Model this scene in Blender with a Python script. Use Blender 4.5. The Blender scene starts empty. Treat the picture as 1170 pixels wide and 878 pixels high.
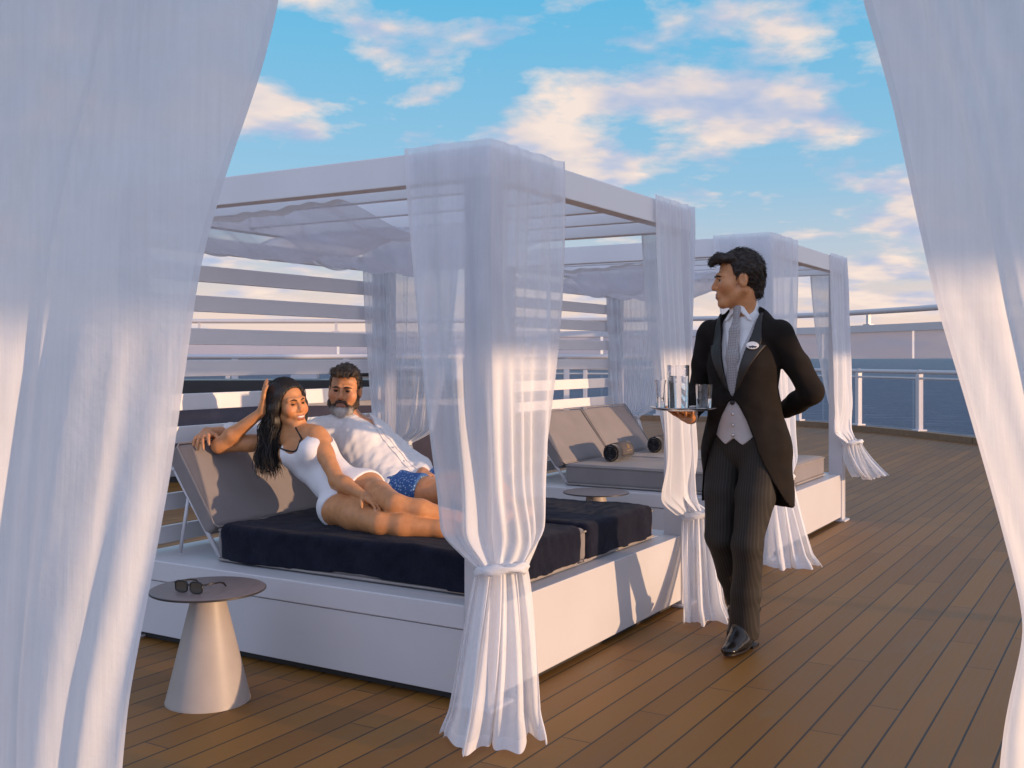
import bpy, math, random
import numpy as np
from mathutils import Vector, Matrix

SC = bpy.context.scene
COL = SC.collection
R = math.radians
# ------------------------------------------------------------------ camera
F_PX, PW, PH, HOR, CAM_H = 1205.0, 1170.0, 878.0, 409.0, 1.34
cam_d = bpy.data.cameras.new('camera')
cam_d.sensor_fit = 'HORIZONTAL'; cam_d.sensor_width = 36.0
cam_d.lens = 36.0 * F_PX / PW
cam_d.shift_y = -(PH / 2 - HOR) / PW
cam_d.clip_start = 0.05; cam_d.clip_end = 60000
cam = bpy.data.objects.new('camera', cam_d); COL.objects.link(cam)
cam.location = (0, 0, CAM_H); cam.rotation_euler = (R(90), 0, 0)
SC.camera = cam
# ------------------------------------------------------------------ view
SC.view_settings.view_transform = 'Standard'
SC.view_settings.look = 'None'
SC.view_settings.exposure = 0.52
SC.view_settings.gamma = 1.0
SC.view_settings.use_curve_mapping = False
SC.render.engine = 'CYCLES'
SC.cycles.transparent_max_bounces = 24
SC.cycles.max_bounces = 8
SC.cycles.use_denoising = True
# ------------------------------------------------------------------ frame of the row of cabanas: U along the row, V towards the head of the beds
U = Vector((0.5166, 0.8562, 0)); V = Vector((-0.8562, 0.5166, 0))
P0 = Vector((-0.09, 4.0, 0)); ROT = math.atan2(U.y, U.x)
def W(s, d, h=0.0): return P0 + U * s + V * d + Vector((0, 0, h))
# ------------------------------------------------------------------ sun and sky
SUN_EL = R(4.0)
_az = R(-6.3)
_l = V * math.cos(_az) + U * math.sin(_az)                      # the way the light travels, level part
SUN_FROM = Vector((-_l.x * math.cos(SUN_EL), -_l.y * math.cos(SUN_EL), math.sin(SUN_EL)))
sun_d = bpy.data.lights.new('sun', 'SUN'); sun_d.energy = 2.9; sun_d.angle = R(0.6)
sun_d.color = (1.0, 0.64, 0.37)
sun = bpy.data.objects.new('sun', sun_d); COL.objects.link(sun)
sun.rotation_euler = SUN_FROM.to_track_quat('Z', 'Y').to_euler()
sun.location = SUN_FROM * 40

wd = bpy.data.worlds.new('World'); SC.world = wd; wd.use_nodes = True
nt = wd.node_tree; N = nt.nodes; L = nt.links
for n in list(N): N.remove(n)
def wn(t, **kw):
    n = N.new(t)
    for k, v in kw.items(): setattr(n, k, v)
    return n
def wmath(op, a, b=None, c=None):
    n = wn('ShaderNodeMath', operation=op)
    for i, v in enumerate((a, b, c)):
        if v is None: continue
        if isinstance(v, (int, float)): n.inputs[i].default_value = v
        else: L.new(v, n.inputs[i])
    return n.outputs[0]
def wramp(fac, stops):
    n = wn('ShaderNodeValToRGB'); r = n.color_ramp
    while len(r.elements) < len(stops): r.elements.new(0.5)
    for e, (p, c) in zip(r.elements, stops): e.position = p; e.color = (*c, 1)
    L.new(fac, n.inputs[0]); return n.outputs[0]
def wmix(fac, a, b, bt='MIX'):
    n = wn('ShaderNodeMix', data_type='RGBA', blend_type=bt)
    for i, v in ((0, fac), (6, a), (7, b)):
        if isinstance(v, (int, float)): n.inputs[i].default_value = v
        elif isinstance(v, tuple): n.inputs[i].default_value = (*v, 1)
        else: L.new(v, n.inputs[i])
    return n.outputs[2]
tc = wn('ShaderNodeTexCoord')
sep = wn('ShaderNodeSeparateXYZ'); L.new(tc.outputs['Generated'], sep.inputs[0])
z = wmath('MAXIMUM', sep.outputs[2], 0.0)
nishita = wn('ShaderNodeTexSky', sky_type='NISHITA')
nishita.sun_disc = False; nishita.sun_elevation = SUN_EL
nishita.sun_rotation = math.atan2(SUN_FROM.x, SUN_FROM.y)
nishita.air_density = 1.2; nishita.dust_density = 0.6; nishita.ozone_density = 2.0
SKY_K = 0.125
nk = wmix(1.0, nishita.outputs[0], (2.0, 1.5, 1.25), 'MULTIPLY')
grad = wramp(z, [(0.0, (4.6, 3.6, 3.3)), (0.035, (4.9, 4.0, 3.6)), (0.085, (3.0, 3.5, 4.2)), (0.16, (1.6, 3.2, 4.6)),
                 (0.32, (0.65, 2.9, 4.7)), (0.46, (1.4, 2.9, 4.6)), (0.62, (2.3, 2.8, 4.1)), (1.0, (2.4, 2.7, 3.8))])
clear = wmix(0.85, nk, grad)
# the half of the sky behind the photographer: high, bright, bluish veil towards the sunset
back = wmath('MULTIPLY', wmath('MINIMUM', wmath('MAXIMUM', wmath('MULTIPLY', sep.outputs[1], -1.6), 0.0), 1.0), wmath('SUBTRACT', 1.0, wmath('MULTIPLY', z, 0.8)))
# clouds: noise on a plane overhead, so they flatten towards the horizon
iz = wmath('DIVIDE', 1.0, wmath('ADD', z, 0.20))
cx = wmath('MULTIPLY', sep.outputs[0], iz); cy = wmath('MULTIPLY', sep.outputs[1], iz)
comb = wn('ShaderNodeCombineXYZ'); L.new(cx, comb.inputs[0]); L.new(cy, comb.inputs[1])
def wnoise(scale, loc, detail, rough, dist, sc=(1, 1, 1)):
    m = wn('ShaderNodeMapping'); L.new(comb.outputs[0], m.inputs[0]); m.inputs[1].default_value = loc; m.inputs[3].default_value = sc
    n = wn('ShaderNodeTexNoise'); L.new(m.outputs[0], n.inputs['Vector'])
    n.inputs['Scale'].default_value = scale; n.inputs['Detail'].default_value = detail
    n.inputs['Roughness'].default_value = rough; n.inputs['Distortion'].default_value = dist
    return n.outputs[0]
CL = (5.3, 11.7, 0.0)
big = wnoise(0.9, CL, 3, 0.5, 0.0)
fine = wnoise(2.9, CL, 11, 0.56, 0.10)
litn = wnoise(2.6, CL, 4, 0.5, 0.10)
shift = wnoise(2.6, (CL[0] + 0.075, CL[1] - 0.06, 0), 4, 0.5, 0.10)   # sampled a little towards the sun
dens = wmath('ADD', wmath('MULTIPLY', big, 0.38), wmath('MULTIPLY', fine, 0.78))
low = wmath('MULTIPLY', wmath('SUBTRACT', 0.20, z), 0.22)              # more cloud low down
dens = wmath('ADD', dens, wmath('MAXIMUM', low, -0.03))
cov = wramp(dens, [(0.572, (0, 0, 0)), (0.668, (0.92, 0.92, 0.92))])
lit = wmath('MULTIPLY_ADD', wmath('SUBTRACT', litn, shift), 2.6, wmath('MULTIPLY_ADD', fine, 0.9, 0.05))
ccol = wramp(lit, [(0.20, (2.3, 2.8, 4.0)), (0.42, (3.2, 3.3, 4.0)), (0.60, (4.6, 3.95, 3.8)), (0.85, (5.5, 4.5, 3.9))])
sky = wmix(cov, clear, ccol)
# haze along the horizon
hz = wramp(z, [(0.0, (1, 1, 1)), (0.075, (0, 0, 0))])
sky = wmix(wmath('MULTIPLY', hz, 0.65), sky, (5.2, 4.2, 3.9))
sky = wmix(back, sky, (4.7, 5.6, 8.1))
# sunset glow round the sun, to the right and behind
sdot = wmath('ADD', wmath('MULTIPLY', sep.outputs[0], SUN_FROM.x), wmath('MULTIPLY', sep.outputs[1], SUN_FROM.y))
glow = wmath('MULTIPLY', wmath('POWER', wmath('MAXIMUM', sdot, 0.0), 2.0), wmath('SUBTRACT', 1.0, wmath('MINIMUM', wmath('MULTIPLY', z, 1.6), 1.0)))
sky = wmix(glow, sky, (7.5, 5.8, 5.6), 'ADD')
bg = wn('ShaderNodeBackground'); L.new(sky, bg.inputs[0]); bg.inputs[1].default_value = SKY_K
out = wn('ShaderNodeOutputWorld'); L.new(bg.outputs[0], out.inputs[0])

# ------------------------------------------------------------------ materials
MATS = {}
class MT:
    """small node-tree builder"""
    def __init__(s, name):
        s.m = bpy.data.materials.new(name); s.m.use_nodes = True
        s.t = s.m.node_tree; s.n = s.t.nodes; s.l = s.t.links
        s.b = s.n['Principled BSDF']; s.o = s.n['Material Output']
        MATS[name] = s.m
    def new(s, t, **kw):
        x = s.n.new(t)
        for k, v in kw.items(): setattr(x, k, v)
        return x
    def put(s, sock, v):
        if isinstance(v, (int, float)): sock.default_value = v
        elif isinstance(v, tuple): sock.default_value = (*v, 1) if len(v) == 3 and sock.type == 'RGBA' else v
        else: s.l.new(v, sock)
    def math(s, op, a, b=None, c=None):
        x = s.new('ShaderNodeMath', operation=op)
        for i, v in enumerate((a, b, c)):
            if v is not None: s.put(x.inputs[i], v)
        return x.outputs[0]
    def mix(s, f, a, b, bt='MIX'):
        x = s.new('ShaderNodeMix', data_type='RGBA', blend_type=bt)
        s.put(x.inputs[0], f); s.put(x.inputs[6], a); s.put(x.inputs[7], b); return x.outputs[2]
    def coord(s, which='Object', sc=(1, 1, 1), rot=(0, 0, 0)):
        c = s.new('ShaderNodeTexCoord'); m = s.new('ShaderNodeMapping'); s.l.new(c.outputs[which], m.inputs[0])
        m.inputs[3].default_value = sc; m.inputs[2].default_value = rot; return m.outputs[0]
    def noise(s, v, scale, detail=4, rough=0.55, dist=0.0):
        x = s.new('ShaderNodeTexNoise'); s.l.new(v, x.inputs['Vector'])
        x.inputs['Scale'].default_value = scale; x.inputs['Detail'].default_value = detail
        x.inputs['Roughness'].default_value = rough; x.inputs['Distortion'].default_value = dist
        return x.outputs[0]
    def ramp(s, f, stops):
        x = s.new('ShaderNodeValToRGB'); r = x.color_ramp
        while len(r.elements) < len(stops): r.elements.new(0.5)
        for e, (p, c) in zip(r.elements, stops): e.position = p; e.color = (*c, 1)
        s.l.new(f, x.inputs[0]); return x.outputs[0]
    def bump(s, h, strength=0.3, dist=0.01):
        x = s.new('ShaderNodeBump'); s.l.new(h, x.inputs['Height']); x.inputs['Strength'].default_value = strength
        x.inputs['Distance'].default_value = dist; s.l.new(x.outputs[0], s.b.inputs['Normal']); return x.outputs[0]
    def set(s, **kw):
        for k, v in kw.items(): s.put(s.b.inputs[k.replace('_', ' ')], v)
        return s
def simple(name, col, rough=0.5, metal=0.0, var=0.12, scale=6.0, bump=0.0, bscale=60.0, **kw):
    a = MT(name); c = a.coord()
    n = a.noise(c, scale, 5)
    lo = tuple(x * (1 - var) for x in col); hi = tuple(min(1, x * (1 + var)) for x in col)
    a.set(Base_Color=a.ramp(n, [(0.3, lo), (0.7, hi)]), Roughness=rough, Metallic=metal, **kw)
    if bump: a.bump(a.noise(c, bscale, 4), bump, 0.004)
    return a.m
simple('white_paint', (0.58, 0.57, 0.59), 0.38, var=0.03, scale=2.0, bump=0.03, bscale=25)
simple('white_shade_lift', (0.80, 0.785, 0.79), 0.42, var=0.03, scale=2.0)  # white paint with light put into the colour for shaded slats, beams, rafters
simple('white_lip', (0.60, 0.59, 0.61), 0.42, var=0.03, scale=2.0)
simple('dark_gap', (0.03, 0.028, 0.028), 0.8)
simple('cushion', (0.225, 0.20, 0.195), 0.85, var=0.08, scale=4, bump=0.25, bscale=350, Sheen_Weight=0.15)
simple('cushion_piping', (0.30, 0.265, 0.25), 0.8)
simple('stone_top', (0.17, 0.142, 0.145), 0.42, var=0.10, scale=30)
simple('dark_edge', (0.03, 0.027, 0.027), 0.4)
simple('table_cone', (0.36, 0.315, 0.285), 0.5, metal=0.0, var=0.06, scale=8, Coat_Weight=0.06, Coat_Roughness=0.35)
simple('steel', (0.72, 0.70, 0.68), 0.16, metal=1.0, var=0.04, scale=20)
simple('black_plastic', (0.012, 0.011, 0.012), 0.3)
simple('black_leather', (0.010, 0.009, 0.009), 0.22, bump=0.1, bscale=120)
simple('black_towel', (0.014, 0.013, 0.015), 0.95, bump=0.5, bscale=300, Sheen_Weight=0.3)
simple('grey_towel', (0.10, 0.088, 0.088), 0.95, bump=0.4, bscale=300)
simple('gold_thread', (0.42, 0.27, 0.10), 0.5)
simple('bar_front', (0.018, 0.014, 0.013), 0.35, var=0.2)
simple('bar_panel', (0.06, 0.05, 0.065), 0.4, var=0.2)
simple('bar_top', (0.55, 0.53, 0.55), 0.3)
simple('beige_panel', (0.45, 0.36, 0.31), 0.6)
simple('kerb_wood', (0.20, 0.125, 0.07), 0.65, var=0.15, scale=12)
simple('white_shirt', (0.80, 0.79, 0.79), 0.8, var=0.03, bump=0.15, bscale=500)
simple('linen', (0.80, 0.775, 0.765), 0.9, var=0.03, bump=0.25, bscale=260)
simple('swim_white', (0.80, 0.78, 0.79), 0.75, var=0.03, bump=0.35, bscale=420)
simple('swim_trim', (0.012, 0.011, 0.013), 0.6)
simple('suit_wool', (0.012, 0.0085, 0.0065), 0.9, var=0.25, scale=14, bump=0.2, bscale=500, Specular_IOR_Level=0.25)
simple('suit_satin', (0.013, 0.009, 0.0065), 0.45, var=0.2)
simple('vest', (0.50, 0.47, 0.47), 0.75, var=0.04, bump=0.15, bscale=500)
simple('tooth', (0.75, 0.70, 0.64), 0.25)
simple('eye_white', (0.62, 0.57, 0.53), 0.2)
simple('iris', (0.03, 0.018, 0.01), 0.12)
simple('badge_white', (0.78, 0.76, 0.74), 0.25)
simple('badge_navy', (0.03, 0.03, 0.06), 0.4)
simple('hair_black', (0.012, 0.0085, 0.007), 0.5, var=0.5, scale=60)
simple('hair_brown', (0.022, 0.013, 0.008), 0.6, var=0.5, scale=60)
# hair of the reclining man: brown going grey
a = MT('hair_greying'); c = a.coord('Object', (1, 1, 1))
a.set(Base_Color=a.ramp(a.noise(c, 60, 4, 0.6), [(0.38, (0.036, 0.021, 0.011)), (0.72, (0.13, 0.088, 0.052))]), Roughness=0.5)
a = MT('beard'); at_ = a.new('ShaderNodeAttribute', attribute_name='Col')
a.set(Base_Color=a.mix(a.math('MULTIPLY', a.noise(a.coord(), 150, 3), 0.45), at_.outputs[0], (0.06, 0.05, 0.042)), Roughness=0.75)
# skin, colour attribute holds lips, cheeks, nails
def skin(name, base):
    a = MT(name); c = a.coord()
    at_ = a.new('ShaderNodeAttribute', attribute_name='Col')
    n = a.noise(c, 28, 5, 0.6)
    v = a.ramp(n, [(0.3, (0.86, 0.84, 0.82)), (0.7, (1.10, 1.12, 1.14))])
    a.set(Base_Color=a.mix(1.0, at_.outputs[0], v, 'MULTIPLY'), Roughness=0.46, Subsurface_Weight=0.12,
          Subsurface_Radius=(0.012, 0.005, 0.003), Specular_IOR_Level=0.45)
    a.bump(a.noise(c, 260, 4), 0.12, 0.002)
    SKIN_BASE[name] = base
    return a.m
SKIN_BASE = {}
skin('skin_woman', (0.57, 0.255, 0.105)); skin('skin_man', (0.59, 0.27, 0.125)); skin('skin_butler', (0.60, 0.27, 0.115))
# navy terry towel
a = MT('navy_towel'); c = a.coord()
a.set(Base_Color=a.ramp(a.noise(c, 9, 6, 0.65), [(0.32, (0.003, 0.004, 0.013)), (0.75, (0.013, 0.014, 0.030))]), Roughness=0.95,
      Sheen_Weight=0.05, Sheen_Roughness=0.5, Specular_IOR_Level=0.2)
a.bump(a.math('ADD', a.noise(c, 240, 3), a.math('MULTIPLY', a.noise(c, 12, 4), 3.0)), 0.6, 0.008)
# swim shorts with a small print
a = MT('swim_shorts'); c = a.coord()
vo = a.new('ShaderNodeTexVoronoi'); a.l.new(c, vo.inputs['Vector']); vo.inputs['Scale'].default_value = 70
a.set(Base_Color=a.ramp(vo.outputs['Distance'], [(0.22, (0.30, 0.46, 0.66)), (0.36, (0.03, 0.11, 0.33))]), Roughness=0.8)
# striped morning trousers
a = MT('pinstripe'); c = a.coord()
wv = a.new('ShaderNodeTexWave', wave_type='BANDS', bands_direction='X'); a.l.new(c, wv.inputs['Vector'])
wv.inputs['Scale'].default_value = 26; wv.inputs['Distortion'].default_value = 0.4
a.set(Base_Color=a.ramp(wv.outputs['Color'], [(0.5, (0.015, 0.0115, 0.009)), (0.95, (0.030, 0.024, 0.019))]), Roughness=0.8)
a.bump(a.noise(c, 600, 2), 0.1, 0.002)
# woven grey tie
a = MT('tie_silk'); c = a.coord('Object', (1, 1, 1), (0, R(40), 0))
ck = a.new('ShaderNodeTexChecker'); a.l.new(c, ck.inputs['Vector']); ck.inputs['Scale'].default_value = 120
a.set(Base_Color=a.mix(ck.outputs['Fac'], (0.27, 0.25, 0.255), (0.36, 0.335, 0.335)), Roughness=0.5)
# sheer voile
def voile(name, col, clear_, weave=0.15):
    a = MT(name); a.n.remove(a.b)
    c = a.coord('Object')
    n = a.noise(c, 7, 4, 0.6)
    slub = a.noise(a.coord('Object', (110, 110, 2.5)), 1.0, 3, 0.6)
    col2 = a.ramp(a.math('ADD', a.math('MULTIPLY', n, 0.5), a.math('MULTIPLY', slub, 0.5)), [(0.3, tuple(x * 0.90 for x in col)), (0.68, col)])
    dif = a.new('ShaderNodeBsdfDiffuse'); a.put(dif.inputs[0], col2)
    trl = a.new('ShaderNodeBsdfTranslucent'); a.put(trl.inputs[0], col2)
    bp = a.new('ShaderNodeBump'); a.l.new(a.math('ADD', a.noise(c, 9, 5, 0.5), a.math('MULTIPLY', slub, 0.12)), bp.inputs['Height']); bp.inputs['Strength'].default_value = weave; bp.inputs['Distance'].default_value = 0.02
    a.l.new(bp.outputs[0], dif.inputs['Normal']); a.l.new(bp.outputs[0], trl.inputs['Normal'])
    m1 = a.new('ShaderNodeMixShader'); m1.inputs[0].default_value = 0.32; a.l.new(dif.outputs[0], m1.inputs[1]); a.l.new(trl.outputs[0], m1.inputs[2])
    tr = a.new('ShaderNodeBsdfTransparent'); tr.inputs[0].default_value = (0.97, 0.97, 1.0, 1)
    # a woven thread looks denser at a grazing angle
    lw = a.new('ShaderNodeLayerWeight'); lw.inputs[0].default_value = 0.35
    f = a.math('ADD', 1.0 - clear_, a.math('MULTIPLY', lw.outputs['Facing'], clear_ * 0.9))
    f = a.math('MINIMUM', f, 1.0)
    m2 = a.new('ShaderNodeMixShader'); a.put(m2.inputs[0], f); a.l.new(tr.outputs[0], m2.inputs[1]); a.l.new(m1.outputs[0], m2.inputs[2])
    a.l.new(m2.outputs[0], a.o.inputs[0]); return a.m
voile('voile', (0.92, 0.94, 0.98), 0.28)
voile('voile_hem', (0.88, 0.88, 0.91), 0.10)
voile('voile_front', (0.93, 0.94, 0.96), 0.06, 0.25)
voile('voile_roof', (0.84, 0.86, 0.93), 0.68)
# glass of the tableware, water, panes, sunglasses
def glass(name, tint, rough=0.0, ior=1.45):
    a = MT(name); a.set(Base_Color=tint, Roughness=rough, IOR=ior, Transmission_Weight=1.0); return a.m
glass('tumbler_glass', (0.97, 0.97, 0.98)); glass('water_clear', (0.96, 0.97, 0.97), ior=1.33)
def pane(name, tint, keep):
    a = MT(name)
    a.set(Base_Color=tint, Roughness=0.12)
    tr = a.new('ShaderNodeBsdfTransparent'); tr.inputs[0].default_value = (0.92, 0.93, 0.96, 1)
    m = a.new('ShaderNodeMixShader'); m.inputs[0].default_value = keep
    a.l.new(tr.outputs[0], m.inputs[1]); a.l.new(a.b.outputs[0], m.inputs[2]); a.l.new(m.outputs[0], a.o.inputs[0])
pane('screen_glass', (0.42, 0.42, 0.52), 0.50); pane('rail_glass', (0.10, 0.13, 0.22), 0.04); pane('sun_lens', (0.10, 0.075, 0.05), 0.72)
# deck planks, along object X
a = MT('deck_planks'); c = a.coord()
sp = a.new('ShaderNodeSeparateXYZ'); a.l.new(c, sp.inputs[0])
ry = a.math('DIVIDE', sp.outputs[1], 0.122); row = a.math('FLOOR', ry); fy = a.math('FRACT', ry)
w1 = a.new('ShaderNodeTexWhiteNoise', noise_dimensions='1D'); a.l.new(row, w1.inputs['W'])
rx = a.math('ADD', a.math('DIVIDE', sp.outputs[0], 1.9), a.math('MULTIPLY', w1.outputs[0], 7.0)); fx = a.math('FRACT', rx); cell = a.math('FLOOR', rx)
cb = a.new('ShaderNodeCombineXYZ'); a.l.new(row, cb.inputs[0]); a.l.new(cell, cb.inputs[1])
w2 = a.new('ShaderNodeTexWhiteNoise', noise_dimensions='2D'); a.l.new(cb.outputs[0], w2.inputs['Vector'])
gy = a.math('LESS_THAN', a.math('ABSOLUTE', a.math('SUBTRACT', fy, 0.5)), 0.470)
gx = a.math('LESS_THAN', a.math('ABSOLUTE', a.math('SUBTRACT', fx, 0.5)), 0.4988)
keep = a.math('MULTIPLY', gy, gx)
grain = a.noise(a.coord('Object', (3, 60, 1)), 1.0, 6, 0.6)
patch = a.noise(a.coord('Object', (0.5, 0.9, 1)), 1.0, 4)
val = a.math('ADD', a.math('ADD', a.math('MULTIPLY', w2.outputs[0], 0.30), a.math('MULTIPLY', grain, 0.34)), a.math('MULTIPLY', patch, 0.36))
blotch = a.noise(a.coord('Object', (1.6, 2.2, 1)), 1.3, 7, 0.68)
wood = a.ramp(val, [(0.20, (0.152, 0.064, 0.009)), (0.80, (0.300, 0.134, 0.021))])
wood = a.mix(a.math('MULTIPLY', a.math('GREATER_THAN', blotch, 0.0), a.math('MAXIMUM', a.math('MULTIPLY_ADD', blotch, 2.6, -1.45), 0.0)), wood, (0.20, 0.130, 0.055))
a.set(Base_Color=a.mix(keep, (0.022, 0.014, 0.009), wood), Roughness=a.math('MULTIPLY_ADD', grain, 0.25, 0.42))
a.bump(a.math('ADD', a.math('MULTIPLY', keep, 0.6), a.math('MULTIPLY', grain, 0.15)), 0.6, 0.006)
# sea
a = MT('sea_water'); c = a.coord('Object', (1, 1, 1))
w_ = a.math('ADD', a.noise(a.coord('Object', (0.05, 0.12, 1)), 1.0, 6, 0.65), a.math('MULTIPLY', a.noise(c, 0.35, 5, 0.65), 0.5))
a.set(Base_Color=a.ramp(w_, [(0.55, (0.012, 0.028, 0.075)), (0.80, (0.030, 0.055, 0.115)), (0.95, (0.10, 0.13, 0.20))]), Roughness=0.35, IOR=1.33, Specular_IOR_Level=0.22)
a.bump(w_, 1.0, 2.0)
a = MT('hull_white'); a.set(Base_Color=(0.72, 0.71, 0.72), Roughness=0.5)
# ------------------------------------------------------------------ object helpers
def tag(o, label=None, cat=None, group=None, kind=None):
    if label: o['label'] = label
    if cat: o['category'] = cat
    if group: o['group'] = group
    if kind: o['kind'] = kind
    return o
def empty(name, loc=(0, 0, 0), rz=0.0, label=None, cat=None, group=None, scale=0.2):
    o = bpy.data.objects.new(name, None); COL.objects.link(o)
    o.location = loc; o.rotation_euler = (0, 0, rz); o.empty_display_size = scale
    return tag(o, label, cat, group)
def link_mesh(name, me, mat, parent=None, smooth=False):
    o = bpy.data.objects.new(name, me); COL.objects.link(o)
    for m in (mat if isinstance(mat, (list, tuple)) else [mat]): me.materials.append(MATS[m])
    if parent: o.parent = parent
    if smooth: me.polygons.foreach_set('use_smooth', [True] * len(me.polygons))
    return o
def np_mesh(name, v, f):
    me = bpy.data.meshes.new(name)
    v = np.asarray(v, np.float32); f = np.asarray(f, np.int32); k = f.shape[1]
    me.vertices.add(len(v)); me.vertices.foreach_set('co', v.ravel())
    me.loops.add(f.size); me.loops.foreach_set('vertex_index', f.ravel())
    me.polygons.add(len(f)); me.polygons.foreach_set('loop_start', np.arange(0, f.size, k, dtype=np.int32))
    me.update(calc_edges=True); me.validate(); return me
class MB:
    """collects boxes, tubes, lathes; build() links ONE mesh object"""
    def __init__(s): s.v = []; s.f = []
    def add(s, vs, fs):
        o = len(s.v); s.v += [tuple(x) for x in vs]; s.f += [tuple(i + o for i in f) for f in fs]; return s
    def box(s, lo, hi, M=None):
        x0, y0, z0 = lo; x1, y1, z1 = hi
        vs = [Vector(p) for p in ((x0, y0, z0), (x1, y0, z0), (x1, y1, z0), (x0, y1, z0), (x0, y0, z1), (x1, y0, z1), (x1, y1, z1), (x0, y1, z1))]
        if M: vs = [M @ p for p in vs]
        return s.add(vs, [(0, 3, 2, 1), (4, 5, 6, 7), (0, 1, 5, 4), (1, 2, 6, 5), (2, 3, 7, 6), (3, 0, 4, 7)])
    def tube(s, pts, r, n=10, cap=True):
        pts = [Vector(p) for p in pts]; rs = r if isinstance(r, (list, tuple)) else [r] * len(pts)
        ref = None; rings = []
        for i, p in enumerate(pts):
            t = (pts[min(i + 1, len(pts) - 1)] - pts[max(i - 1, 0)]).normalized()
            if ref is None: ref = t.orthogonal().normalized()
            ref = (ref - t * ref.dot(t)).normalized(); b = t.cross(ref)
            rings.append([p + (ref * math.cos(2 * math.pi * k / n) + b * math.sin(2 * math.pi * k / n)) * rs[i] for k in range(n)])
        vs = [q for rg in rings for q in rg]; fs = []
        for i in range(len(pts) - 1):
            for k in range(n):
                fs.append((i * n + k, i * n + (k + 1) % n, (i + 1) * n + (k + 1) % n, (i + 1) * n + k))
        if cap: fs.append(tuple(reversed(range(n)))); fs.append(tuple(range((len(pts) - 1) * n, len(pts) * n)))
        return s.add(vs, fs)
    def lathe(s, prof, c=(0, 0, 0), n=48):
        vs = []; fs = []
        for (r, zz) in prof:
            for k in range(n):
                t = 2 * math.pi * k / n; vs.append((c[0] + r * math.cos(t), c[1] + r * math.sin(t), c[2] + zz))
        m = len(prof)
        for i in range(m - 1):
            for k in range(n): fs.append((i * n + k, i * n + (k + 1) % n, (i + 1) * n + (k + 1) % n, (i + 1) * n + k))
        if prof[0][0] > 1e-5: fs.append(tuple(reversed(range(n))))
        if prof[-1][0] > 1e-5: fs.append(tuple(range((m - 1) * n, m * n)))
        return s.add(vs, fs)
    def build(s, name, mat, parent=None, bevel=0.0, seg=2, smooth=False, auto=None):
        me = bpy.data.meshes.new(name); me.from_pydata(s.v, [], s.f); me.update()
        o = link_mesh(name, me, mat, parent, smooth)
        if auto is not None:
            me.polygons.foreach_set('use_smooth', [True] * len(me.polygons)); me.set_sharp_from_angle(angle=R(auto))
        if bevel:
            b = o.modifiers.new('bevel', 'BEVEL'); b.width = bevel; b.segments = seg; b.limit_method = 'ANGLE'; b.angle_limit = R(40)
            if seg > 2: me.polygons.foreach_set('use_smooth', [True] * len(me.polygons)); w = o.modifiers.new('wn', 'WEIGHTED_NORMAL')
        return o
def copy_tree(o, parent=None):
    c = o.copy(); COL.objects.link(c); c.parent = parent
    for ch in list(o.children): copy_tree(ch, c)
    return c
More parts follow.
